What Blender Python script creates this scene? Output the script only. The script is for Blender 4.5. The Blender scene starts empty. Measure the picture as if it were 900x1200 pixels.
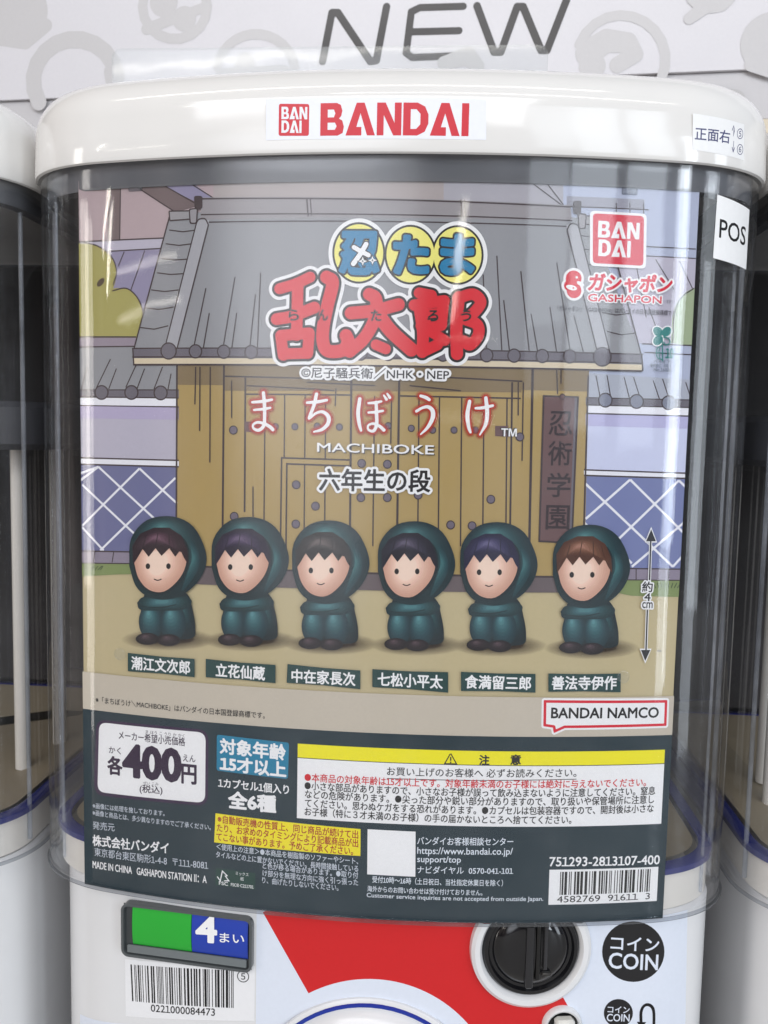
import bpy, math, bisect
import numpy as np
from mathutils import Matrix, Vector
from mathutils.geometry import tessellate_polygon

scene = bpy.context.scene
COL = scene.collection

# ------------------------------------------------------------------ camera
CX, CZ, CD = 0.026883, 0.0315108, 0.3531787           # camera stands 35 cm in front of the machine
PITCH, YAW, ROLL, FPX = 0.0887799, -0.0677985, 0.0208953, 1010.06   # FPX for a 900 x 1200 picture


def ray_dir(px, py):
    u = (px - 450.0) / FPX
    v = (600.0 - py) / FPX
    c, s = math.cos(ROLL), math.sin(ROLL)
    u, v = c * u - s * v, s * u + c * v
    return cam_vec(u, v, 1.0)


def cam_vec(u, v, w):
    cp, sp = math.cos(PITCH), math.sin(PITCH)
    y = cp * w + sp * v
    z = -sp * w + cp * v
    cy, sy = math.cos(YAW), math.sin(YAW)
    return (cy * u + sy * y, -sy * u + cy * y, z)


def cam_axis(u, v, w):
    c, s = math.cos(ROLL), math.sin(ROLL)
    return Vector(cam_vec(c * u - s * v, s * u + c * v, w))


cam_data = bpy.data.cameras.new('camera')
cam = bpy.data.objects.new('camera', cam_data)
COL.objects.link(cam)
R_, U_, F_ = cam_axis(1, 0, 0), cam_axis(0, 1, 0), cam_axis(0, 0, 1)
mat = Matrix((R_, U_, -F_)).transposed().to_4x4()
mat.translation = Vector((CX, -CD, CZ))
cam.matrix_world = mat
cam_data.sensor_fit = 'VERTICAL'
cam_data.sensor_height = 36.0
cam_data.lens = 36.0 * FPX / 1200.0
cam_data.clip_start = 0.01
cam_data.clip_end = 100.0
cam_data.dof.use_dof = True
cam_data.dof.focus_distance = 0.362
cam_data.dof.aperture_fstop = 20.0
scene.camera = cam

# ------------------------------------------------------------------ world and lamps
world = bpy.data.worlds.new('World')
scene.world = world
world.use_nodes = True
wn, wl = world.node_tree.nodes, world.node_tree.links
bg = wn['Background']
bg.inputs['Strength'].default_value = 0.42
# a dim shop all round: shelves and gaps of light at eye level, a pale ceiling above, a grey floor below
_tc = wn.new('ShaderNodeTexCoord')
_sx = wn.new('ShaderNodeSeparateXYZ'); wl.new(_tc.outputs['Generated'], _sx.inputs[0])
_az = wn.new('ShaderNodeMath'); _az.operation = 'ARCTAN2'
wl.new(_sx.outputs['X'], _az.inputs[0]); wl.new(_sx.outputs['Y'], _az.inputs[1])
_cb = wn.new('ShaderNodeCombineXYZ')
_ma = wn.new('ShaderNodeMath'); _ma.operation = 'MULTIPLY'; _ma.inputs[1].default_value = 3.2
wl.new(_az.outputs[0], _ma.inputs[0]); wl.new(_ma.outputs[0], _cb.inputs['X'])
_mz = wn.new('ShaderNodeMath'); _mz.operation = 'MULTIPLY'; _mz.inputs[1].default_value = 1.6
wl.new(_sx.outputs['Z'], _mz.inputs[0]); wl.new(_mz.outputs[0], _cb.inputs['Y'])
_nz = wn.new('ShaderNodeTexNoise'); _nz.inputs['Scale'].default_value = 2.0; _nz.inputs['Detail'].default_value = 4
wl.new(_cb.outputs[0], _nz.inputs['Vector'])
_rp = wn.new('ShaderNodeValToRGB')
_e = _rp.color_ramp.elements
_e[0].position, _e[0].color = 0.38, (0.06, 0.05, 0.05, 1)
_e[1].position, _e[1].color = 0.68, (1.25, 1.28, 1.35, 1)
_m_ = _e.new(0.5); _m_.color = (0.45, 0.42, 0.42, 1)
wl.new(_nz.outputs['Fac'], _rp.inputs['Fac'])
_up = wn.new('ShaderNodeMapRange'); _up.interpolation_type = 'SMOOTHSTEP'
_up.inputs['From Min'].default_value = 0.25; _up.inputs['From Max'].default_value = 0.6
wl.new(_sx.outputs['Z'], _up.inputs['Value'])
_mx = wn.new('ShaderNodeMix'); _mx.data_type = 'RGBA'
wl.new(_up.outputs[0], _mx.inputs['Factor']); wl.new(_rp.outputs['Color'], _mx.inputs['A'])
_mx.inputs['B'].default_value = (0.72, 0.74, 0.78, 1)
# soft daylight of the street seen over the photographer's shoulder
_dt = wn.new('ShaderNodeVectorMath'); _dt.operation = 'DOT_PRODUCT'
wl.new(_tc.outputs['Generated'], _dt.inputs[0])
_dt.inputs[1].default_value = Vector((math.sin(math.radians(-14)) * .98, -math.cos(math.radians(-14)) * .98, .20)).normalized()
_gl = wn.new('ShaderNodeMapRange'); _gl.interpolation_type = 'SMOOTHSTEP'
_gl.inputs['From Min'].default_value = 0.955; _gl.inputs['From Max'].default_value = 0.995
_gl.inputs['To Max'].default_value = 7.0
wl.new(_dt.outputs['Value'], _gl.inputs['Value'])
_ad = wn.new('ShaderNodeMix'); _ad.data_type = 'RGBA'; _ad.blend_type = 'ADD'
_ad.inputs['Factor'].default_value = 1.0
_gc = wn.new('ShaderNodeVectorMath'); _gc.operation = 'SCALE'; _gc.inputs[0].default_value = (.94, .98, 1.05)
wl.new(_gl.outputs[0], _gc.inputs['Scale'])
_wx = wn.new('ShaderNodeMapRange'); _wx.inputs['From Min'].default_value = -0.6; _wx.inputs['From Max'].default_value = 0.5
wl.new(_sx.outputs['X'], _wx.inputs['Value'])
_wc = wn.new('ShaderNodeMix'); _wc.data_type = 'RGBA'
_wc.inputs['A'].default_value = (1.12, 0.94, 0.84, 1); _wc.inputs['B'].default_value = (0.92, 1.0, 1.12, 1)
wl.new(_wx.outputs[0], _wc.inputs['Factor'])
_wm = wn.new('ShaderNodeMix'); _wm.data_type = 'RGBA'; _wm.blend_type = 'MULTIPLY'; _wm.inputs['Factor'].default_value = 1.0
wl.new(_mx.outputs['Result'], _wm.inputs['A']); wl.new(_wc.outputs['Result'], _wm.inputs['B'])
wl.new(_wm.outputs['Result'], _ad.inputs['A']); wl.new(_gc.outputs[0], _ad.inputs['B'])
wl.new(_ad.outputs['Result'], bg.inputs['Color'])


def lamp(name, loc, target, sx, sy, power, color=(1, 1, 1)):
    d = bpy.data.lights.new(name, 'AREA')
    d.shape = 'RECTANGLE'
    d.size, d.size_y = sx, sy
    d.energy = power
    d.color = color
    o = bpy.data.objects.new(name, d)
    COL.objects.link(o)
    o.location = loc
    o.rotation_euler = (Vector(target) - Vector(loc)).to_track_quat('-Z', 'Y').to_euler()
    return o


# the open shop front: daylight from the right behind the camera, and high behind the camera
for az, zc_, w_, h_, pw in ((20.5, 1.0, .30, 1.1, 2.4), (27, .95, .34, 1.2, 5.2), (34.5, .90, .28, 1.2, 4.2), (42.3, .42, .24, 1.6, 11), (45.0, .40, .12, 1.5, 6), (63, .1, .5, 1.7, 15)):  # last one is a low fill added to light the left neighbour's side
    lamp('daylight_opening', (3.0 * math.sin(math.radians(az)), -3.0 * math.cos(math.radians(az)), zc_), (0, 0, 0.1), w_, h_, pw,
         (0.84, 0.92, 1.0))
lamp('added_side_fill', (-2.7, -1.5, .1), (0, 0, 0), .35, 1.5, 12, (1.0, .95, .88))  # added fill from the left, brightens the neighbour's side and the case corner
lamp('daylight_front', (-0.5, -3.4, 2.35), (0, 0, 0.0), 3.4, 1.1, 66, (0.96, 0.97, 1.0))


def tube(p, q, width, power):
    """fluorescent tube under the ceiling, from p to q, shining down"""
    p, q = Vector(p), Vector(q)
    o = lamp('ceiling_tube', (p + q) / 2, (p + q) / 2 - Vector((0, 0, 1)), (q - p).length, width, power, (1.0, 0.95, 0.85))
    o.rotation_euler = (0, 0, math.atan2(q.y - p.y, q.x - p.x))


tube((-1.2, -1.6, 1.25), (0.0, -1.6, 1.25), 0.05, 2.4)
tube((-0.3, -1.0, 1.25), (1.0, -1.0, 1.25), 0.05, 2.4)
tube((-0.9, -0.45, 1.2), (0.5, -0.45, 1.2), 0.05, 2.0)
tube((-1.45, -2.80, 1.31), (0.62, -2.52, 1.36), 0.06, 2.2)
tube((-4.99, -5.16, 1.3), (-3.54, -5.10, 1.3), 0.14, 9)
tube((-3.3, -3.25, 1.3), (-4.76, -4.45, 1.3), 0.05, 12)
tube((0.60, -4.4, 1.3), (0.68, -6.2, 1.3), 0.06, 6)
tube((0.42, -5.6, .70), (1.3, -5.6, .70), 0.05, 2)

scene.view_settings.view_transform = 'Standard'
scene.view_settings.look = 'None'
scene.view_settings.exposure = -0.14
scene.view_settings.gamma = 1.0
scene.cycles.transparent_max_bounces = 24
scene.cycles.max_bounces = 8


# ------------------------------------------------------------------ materials
def lin(c):
    c = c / 255.0
    return c / 12.92 if c <= 0.04045 else ((c + 0.055) / 1.055) ** 2.4


MATS = {}


def M(r, g, b, kind='print'):
    key = (r, g, b, kind)
    if key in MATS:
        return MATS[key]
    m = bpy.data.materials.new('%s_%02x%02x%02x' % (kind, r, g, b))
    m.use_nodes = True
    nt = m.node_tree
    n, l = nt.nodes, nt.links
    p = n['Principled BSDF']
    col = (lin(r), lin(g), lin(b), 1)
    if kind == 'print':
        col = tuple(min(.88, 1.2 * c ** 1.16 + .002) for c in col[:3])
    rough, bump, vary, scale, coat = {
        'print': (0.55, 0.0, 0.05, 900, 0.0),
        'sticker': (0.35, 0.02, 0.03, 500, 0.0),
        'plastic': (0.22, 0.03, 0.03, 60, 0.15),
        'dull': (0.5, 0.06, 0.06, 80, 0.0),
        'gloss': (0.10, 0.02, 0.02, 40, 0.3),
        'rough': (0.8, 0.1, 0.12, 60, 0.0)}[kind]
    tc = n.new('ShaderNodeTexCoord')
    nz = n.new('ShaderNodeTexNoise')
    nz.inputs['Scale'].default_value = scale
    nz.inputs['Detail'].default_value = 3
    l.new(tc.outputs['Object'], nz.inputs['Vector'])
    mr = n.new('ShaderNodeMapRange')
    mr.inputs['To Min'].default_value = 1 - vary
    mr.inputs['To Max'].default_value = 1 + vary
    l.new(nz.outputs['Fac'], mr.inputs['Value'])
    mx = n.new('ShaderNodeVectorMath')
    mx.operation = 'SCALE'
    mx.inputs[0].default_value = col[:3]
    l.new(mr.outputs['Result'], mx.inputs['Scale'])
    l.new(mx.outputs['Vector'], p.inputs['Base Color'])
    nz2 = n.new('ShaderNodeTexNoise')
    nz2.inputs['Scale'].default_value = 25
    nz2.inputs['Detail'].default_value = 5
    l.new(tc.outputs['Object'], nz2.inputs['Vector'])
    mr2 = n.new('ShaderNodeMapRange')
    mr2.inputs['To Min'].default_value = rough * 0.8
    mr2.inputs['To Max'].default_value = rough * 1.2
    l.new(nz2.outputs['Fac'], mr2.inputs['Value'])
    l.new(mr2.outputs['Result'], p.inputs['Roughness'])
    if coat:
        p.inputs['Coat Weight'].default_value = coat
        p.inputs['Coat Roughness'].default_value = 0.05
    if kind == 'print':
        p.inputs['Specular IOR Level'].default_value = 0.25
    if bump:
        bp = n.new('ShaderNodeBump')
        bp.inputs['Strength'].default_value = bump
        bp.inputs['Distance'].default_value = 0.002
        l.new(nz2.outputs['Fac'], bp.inputs['Height'])
        l.new(bp.outputs['Normal'], p.inputs['Normal'])
    MATS[key] = m
    return m


def clear_plastic(name, tint, rough, ior=1.49, haze=0.0):
    m = bpy.data.materials.new(name)
    m.use_nodes = True
    n, l = m.node_tree.nodes, m.node_tree.links
    n.remove(n['Principled BSDF'])
    out = n['Material Output']
    tr = n.new('ShaderNodeBsdfTransparent')
    tr.inputs['Color'].default_value = (*tint, 1)
    gl = n.new('ShaderNodeBsdfGlossy')
    fr = n.new('ShaderNodeFresnel')
    fr.inputs['IOR'].default_value = ior
    ge = n.new('ShaderNodeNewGeometry')                  # thin wall: same reflection seen from either side
    io = n.new('ShaderNodeMapRange')
    io.inputs['To Min'].default_value = ior
    io.inputs['To Max'].default_value = 1 / ior
    l.new(ge.outputs['Backfacing'], io.inputs['Value'])
    l.new(io.outputs[0], fr.inputs['IOR'])
    tc = n.new('ShaderNodeTexCoord')
    nz = n.new('ShaderNodeTexNoise')
    nz.inputs['Scale'].default_value = 14
    nz.inputs['Detail'].default_value = 3
    l.new(tc.outputs['Object'], nz.inputs['Vector'])
    bp = n.new('ShaderNodeBump')
    bp.inputs['Strength'].default_value = 0.05
    bp.inputs['Distance'].default_value = 0.004
    l.new(nz.outputs['Fac'], bp.inputs['Height'])
    l.new(bp.outputs['Normal'], gl.inputs['Normal'])
    gl.inputs['Roughness'].default_value = rough
    mx = n.new('ShaderNodeMixShader')
    l.new(fr.outputs['Fac'], mx.inputs['Fac'])
    l.new(tr.outputs['BSDF'], mx.inputs[1])
    l.new(gl.outputs['BSDF'], mx.inputs[2])
    last = mx
    if haze:
        df = n.new('ShaderNodeBsdfDiffuse')
        df.inputs['Color'].default_value = (0.75, 0.77, 0.8, 1)
        m2 = n.new('ShaderNodeMixShader')
        sm = n.new('ShaderNodeTexNoise'); sm.inputs['Scale'].default_value = 22; sm.inputs['Detail'].default_value = 6; sm.inputs['Roughness'].default_value = .7
        l.new(tc.outputs['Object'], sm.inputs['Vector'])
        sr = n.new('ShaderNodeMapRange'); sr.inputs['From Min'].default_value = .42; sr.inputs['From Max'].default_value = .72
        sr.inputs['To Min'].default_value = haze * .6; sr.inputs['To Max'].default_value = haze * 2.6
        l.new(sm.outputs['Fac'], sr.inputs['Value'])
        l.new(sr.outputs[0], m2.inputs['Fac'])
        rr_ = n.new('ShaderNodeMapRange'); rr_.inputs['To Min'].default_value = rough * .4; rr_.inputs['To Max'].default_value = rough * 1.8
        l.new(sm.outputs['Fac'], rr_.inputs['Value']); l.new(rr_.outputs[0], gl.inputs['Roughness'])
        l.new(mx.outputs['Shader'], m2.inputs[1])
        l.new(df.outputs['BSDF'], m2.inputs[2])
        last = m2
    l.new(last.outputs['Shader'], out.inputs['Surface'])
    return m


def glow_mat(name, r, g, b, alpha):
    """translucent printing ink"""
    m = bpy.data.materials.new(name)
    m.use_nodes = True
    n, l = m.node_tree.nodes, m.node_tree.links
    p = n['Principled BSDF']
    p.inputs['Base Color'].default_value = (lin(r), lin(g), lin(b), 1)
    p.inputs['Roughness'].default_value = 0.6
    p.inputs['Specular IOR Level'].default_value = 0.2
    p.inputs['Alpha'].default_value = alpha
    return m


GLASS = clear_plastic('clear_case_plastic', (0.99, 0.99, 0.995), 0.04, haze=0.008)
SMOKE = clear_plastic('thick_plastic_edge', (0.55, 0.57, 0.6), 0.08, haze=0.05)
STREAKM = clear_plastic('light_streak_plastic', (0.86, 0.89, 0.94), 0.15, haze=0.10)  # for the added rods that imitate light streaks
CLEAR_CARD = clear_plastic('clear_card_plastic', (0.97, 0.98, 0.98), 0.04, haze=0.04)

INK = M(30, 28, 30)
WHITE = M(244, 245, 250)
TEAL_DARK = M(22, 52, 62)
LINE = M(72, 60, 62)


# ------------------------------------------------------------------ object helpers
def link(name, data, parent=None):
    o = bpy.data.objects.new(name, data)
    COL.objects.link(o)
    if parent is not None:
        o.parent = parent
    return o


def thing(name, label, cat, group=None, loc=(0, 0, 0)):
    o = link(name, None)
    o.location = loc
    return tag(o, label, cat, group)


def tag(o, label, cat, group=None):
    o['label'] = label
    o['category'] = cat
    if group:
        o['group'] = group
    return o


def mesh_obj(name, verts, faces, mats, parent=None, idx=None, smooth=False):
    me = bpy.data.meshes.new(name)
    me.from_pydata(verts, [], faces)
    for m in (mats if isinstance(mats, (list, tuple)) else [mats]):
        me.materials.append(m)
    if idx is not None:
        me.polygons.foreach_set('material_index', idx)
    me.update()
    if smooth:
        me.polygons.foreach_set('use_smooth', [True] * len(me.polygons))
        me.set_sharp_from_angle(angle=math.radians(35))
    return link(name, me, parent)


# ------------------------------------------------------------------ curved surfaces carrying print
K = 0.8641


class Surf:
    """vertical surface: a polyline in plan; s = arc length from the point x nearest 0, z = height"""

    def __init__(self, pts, tilt=None):
        self.p = [tuple(q) for q in pts]
        s = [0.0]
        for a, b in zip(self.p, self.p[1:]):
            s.append(s[-1] + math.hypot(b[0] - a[0], b[1] - a[1]))
        i0 = min(range(len(self.p)), key=lambda i: abs(self.p[i][0]))
        self.s = [v - s[i0] for v in s]
        self.n = []
        for i in range(len(self.p)):
            a, b = self.p[max(0, i - 1)], self.p[min(len(self.p) - 1, i + 1)]
            d = math.hypot(b[0] - a[0], b[1] - a[1])
            self.n.append(((b[1] - a[1]) / d, -(b[0] - a[0]) / d))

    def hit(self, px, py):
        rx, ry, rz = ray_dir(px, py)
        best = None
        for i in range(len(self.p) - 1):
            ax, ay = self.p[i]
            dx, dy = self.p[i + 1][0] - ax, self.p[i + 1][1] - ay
            det = rx * -dy + ry * dx
            if abs(det) < 1e-12:
                continue
            ex, ey = ax - CX, ay + CD
            t = (ex * -dy + ey * dx) / det
            w = (rx * ey - ry * ex) / det
            lo = -1e9 if i == 0 else -1e-9
            hi = 1e9 if i == len(self.p) - 2 else 1 + 1e-9
            if t > 0 and lo <= w <= hi and (best is None or t < best[0]):
                best = (t, self.s[i] + w * (self.s[i + 1] - self.s[i]), CZ + t * rz)
        return (best[1], best[2])

    def pos(self, s, z, off):
        i = min(max(bisect.bisect_right(self.s, s) - 1, 0), len(self.s) - 2)
        w = (s - self.s[i]) / (self.s[i + 1] - self.s[i])
        a, b = self.p[i], self.p[i + 1]
        na, nb = self.n[i], self.n[i + 1]
        wn_ = min(max(w, 0), 1)
        return (a[0] + w * (b[0] - a[0]) + off * (na[0] + wn_ * (nb[0] - na[0])),
                a[1] + w * (b[1] - a[1]) + off * (na[1] + wn_ * (nb[1] - na[1])), z)

    def scale(self, px, py):
        """metres per picture pixel, vertical, here"""
        return abs(self.hit(px, py - 4)[1] - self.hit(px, py + 4)[1]) / 8


def case_profile(half, yb, y0=-0.004, back=0.25, d=0.0):
    """closed plan of the machine: bowed front, rounded corners, straight sides"""
    xa = 0.118
    right = [(x, y0 + K * x * x) for x in np.linspace(0, xa, 30)]
    p0 = np.array(right[-1]); p1 = p0 + np.array([0.0225, 0.0225 * 2 * K * xa])
    p3 = np.array([half, yb]); p2 = p3 - np.array([0, 0.025])
    for t in np.linspace(0, 1, 22)[1:]:
        right.append(tuple((1 - t) ** 3 * p0 + 3 * (1 - t) ** 2 * t * p1 + 3 * (1 - t) * t * t * p2 + t ** 3 * p3))
    right.append((half, back - 0.03))
    for a in np.linspace(0, math.pi / 2, 7)[1:]:
        right.append((half - 0.03 + 0.03 * math.cos(a), back - 0.03 + 0.03 * math.sin(a)))
    left = [(-x, y) for x, y in reversed(right)]
    loop = left[:-1] + right                              # counter-clockwise seen from above
    if d:
        out = []
        n = len(loop)
        for i in range(n):
            a, b = loop[i - 1], loop[(i + 1) % n]
            l = math.hypot(b[0] - a[0], b[1] - a[1])
            out.append((loop[i][0] + d * (b[1] - a[1]) / l, loop[i][1] - d * (b[0] - a[0]) / l))
        loop = out
    return loop


HALF, YB = 0.161, 0.051


def ring(d):
    return case_profile(HALF, YB, d=d)


def loft(name, rings, mats, parent, caps=(False, False), close=False, x0=0.0, smooth=True):
    """rings: list of (plan loop, z)"""
    v, f = [], []
    n = len(rings[0][0])
    for lp, z in rings:
        v += [(x + x0, y, z) for x, y in lp]
    for k in range(len(rings) - 1 + (1 if close else 0)):
        a, b = k * n, ((k + 1) % len(rings)) * n
        for i in range(n):
            j = (i + 1) % n
            f.append((a + i, a + j, b + j, b + i))
    if caps[0]:
        f.append(tuple(reversed(range(n))))
    if caps[1]:
        f.append(tuple(range((len(rings) - 1) * n, len(rings) * n)))
    return mesh_obj(name, v, f, mats, parent, smooth=smooth)


# printed layers ---------------------------------------------------------
LAYER = 0.00004
_font_cache = {}


def _glyph(text):
    c = bpy.data.curves.new('lettering', 'FONT')
    c.body = text
    c.resolution_u = 3
    o = bpy.data.objects.new('lettering', c)
    me = bpy.data.meshes.new_from_object(o)
    vs = [(v.co.x, v.co.y) for v in me.vertices]
    tr = [[vs[i] for i in p.vertices] for p in me.polygons]
    bpy.data.objects.remove(o); bpy.data.curves.remove(c); bpy.data.meshes.remove(me)
    return tr


_adv = {}


def composed(text):
    """line set character by character, with the flagged numeral one of the second typeface"""
    left = lambda t: max(p[0] for q in _glyph(t) for p in q)
    if '|' not in _adv:
        _adv['|'] = left('|')
    out, x = [], 0.0
    for ch in text:
        if ch not in _adv:
            _adv[ch] = left(ch + '|') - _adv['|']
        if '0' not in _adv:
            _adv['0'] = left('0|') - _adv['|']
        if ch == '1':
            g_ = _glyph('１')
            a_, b_ = min(p[0] for q in g_ for p in q), max(p[0] for q in g_ for p in q)
            dx = x + (_adv['0'] - (b_ - a_)) / 2 - a_
            k_ = 0.92
            out += [[(p[0] + dx, p[1] * k_) for p in q] for q in g_]
            x += _adv['0']
        else:
            if ch.strip():
                out += [[(p[0] + x, p[1]) for p in q] for q in _glyph(ch)]
            x += _adv[ch]
    return out


def font_tris(text, bold):
    if '1' in text and (text, bold) not in _font_cache:
        _font_cache[(text, bold)] = composed(text)
    key = (text, bold)
    if key not in _font_cache:
        c = bpy.data.curves.new('lettering', 'FONT')
        c.body = text
        c.resolution_u = 3
        c.offset = bold
        o = bpy.data.objects.new('lettering', c)
        me = bpy.data.meshes.new_from_object(o)
        vs = [(v.co.x, v.co.y) for v in me.vertices]
        tr = [[vs[i] for i in p.vertices] for p in me.polygons]
        bpy.data.objects.remove(o); bpy.data.curves.remove(c); bpy.data.meshes.remove(me)
        _font_cache[key] = tr
    return _font_cache[key]


def sdf_polys(segs=None, bound=None, level=0.0, step=0.0004):
    """filled region {distance < level}: segs = (ax,ay,ra,bx,by,rb) capsules; bound = boundary segments of a solid.
    Returns convex cells."""
    xs, ys, mr = [], [], 0
    if segs is not None and len(segs):
        S = np.array(segs, float); mr = max(S[:, 2].max(), S[:, 5].max())
        xs += list(S[:, 0]) + list(S[:, 3]); ys += list(S[:, 1]) + list(S[:, 4])
    if bound is not None and len(bound):
        B = np.array(bound, float)
        xs += list(B[:, 0]) + list(B[:, 2]); ys += list(B[:, 1]) + list(B[:, 3])
    pad = mr + max(level, 0) + 2.5 * step
    x0, x1, y0, y1 = min(xs) - pad, max(xs) + pad, min(ys) - pad, max(ys) + pad
    nx, ny = int((x1 - x0) / step) + 2, int((y1 - y0) / step) + 2
    gx, gy = np.meshgrid(x0 + np.arange(nx) * step, y0 + np.arange(ny) * step)
    X, Y = gx.ravel(), gy.ravel()
    D = np.full(X.shape, 1e9)
    if segs is not None and len(segs):
        for ax, ay, ra, bx, by, rb in S:
            dx, dy = bx - ax, by - ay
            L = dx * dx + dy * dy
            t = np.clip(((X - ax) * dx + (Y - ay) * dy) / L, 0, 1) if L > 1e-16 else np.zeros_like(X)
            D = np.minimum(D, np.hypot(X - ax - t * dx, Y - ay - t * dy) - (ra + t * (rb - ra)))
    if bound is not None and len(bound):
        E = np.full(X.shape, 1e9); ins = np.zeros(X.shape, bool)
        for ax, ay, bx, by in B:
            dx, dy = bx - ax, by - ay
            L = dx * dx + dy * dy
            if L < 1e-18:
                continue
            t = np.clip(((X - ax) * dx + (Y - ay) * dy) / L, 0, 1)
            E = np.minimum(E, (X - ax - t * dx) ** 2 + (Y - ay - t * dy) ** 2)
            if dy != 0:
                ins ^= ((ay > Y) != (by > Y)) & (X < (bx - ax) * (Y - ay) / dy + ax)
        E = np.sqrt(E)
        D = np.minimum(D, np.where(ins, -E, E))
    D = (D - level).reshape(ny, nx)
    out = []
    full = (D[:-1, :-1] < 0) & (D[:-1, 1:] < 0) & (D[1:, :-1] < 0) & (D[1:, 1:] < 0)
    anyc = (D[:-1, :-1] < 0) | (D[:-1, 1:] < 0) | (D[1:, :-1] < 0) | (D[1:, 1:] < 0)
    for j in range(ny - 1):
        i = 0
        while i < nx - 1:
            if full[j, i]:
                k = i
                while k + 1 < nx - 1 and full[j, k + 1]:
                    k += 1
                a, b = x0 + i * step, x0 + (k + 1) * step
                c, d = y0 + j * step, y0 + (j + 1) * step
                out.append([(a, c), (b, c), (b, d), (a, d)])
                i = k + 1
                continue
            if anyc[j, i]:
                cs = [(x0 + i * step, y0 + j * step, D[j, i]), (x0 + (i + 1) * step, y0 + j * step, D[j, i + 1]),
                      (x0 + (i + 1) * step, y0 + (j + 1) * step, D[j + 1, i + 1]), (x0 + i * step, y0 + (j + 1) * step, D[j + 1, i])]
                poly = []
                for q in range(4):
                    a, b = cs[q], cs[(q + 1) % 4]
                    if a[2] < 0:
                        poly.append((a[0], a[1]))
                    if (a[2] < 0) != (b[2] < 0):
                        t = a[2] / (a[2] - b[2])
                        poly.append((a[0] + t * (b[0] - a[0]), a[1] + t * (b[1] - a[1])))
                if len(poly) >= 3:
                    out.append(poly)
            i += 1
    return out


def boundary(tris):
    cnt = {}
    for t in tris:
        for i in range(len(t)):
            a, b = t[i], t[(i + 1) % len(t)]
            ka = (round(a[0], 7), round(a[1], 7)); kb = (round(b[0], 7), round(b[1], 7))
            k = (min(ka, kb), max(ka, kb))
            cnt[k] = cnt.get(k, 0) + 1
    return [(*a, *b) for (a, b), c in cnt.items() if c == 1]


def split_chars(tris):
    """groups triangles into pieces that do not overlap along the line, so each distance field stays small"""
    ts = sorted(tris, key=lambda t: min(p[0] for p in t))
    out, end = [], None
    for t in ts:
        a, b = min(p[0] for p in t), max(p[0] for p in t)
        if end is None or a > end:
            out.append([]); end = b
        out[-1].append(t); end = max(end, b)
    return out


def smooth_path(pts, n=6):
    """Catmull-Rom through points of any dimension"""
    P = [np.array(p, float) for p in pts]
    if len(P) < 3:
        return P
    P = [2 * P[0] - P[1]] + P + [2 * P[-1] - P[-2]]
    out = []
    for i in range(1, len(P) - 2):
        a, b, c, d = P[i - 1:i + 3]
        for t in np.arange(n) / n:
            out.append(0.5 * (2 * b + (c - a) * t + (2 * a - 5 * b + 4 * c - d) * t * t + (3 * b - 3 * c + d - a) * t ** 3))
    out.append(P[-2])
    return out


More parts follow.
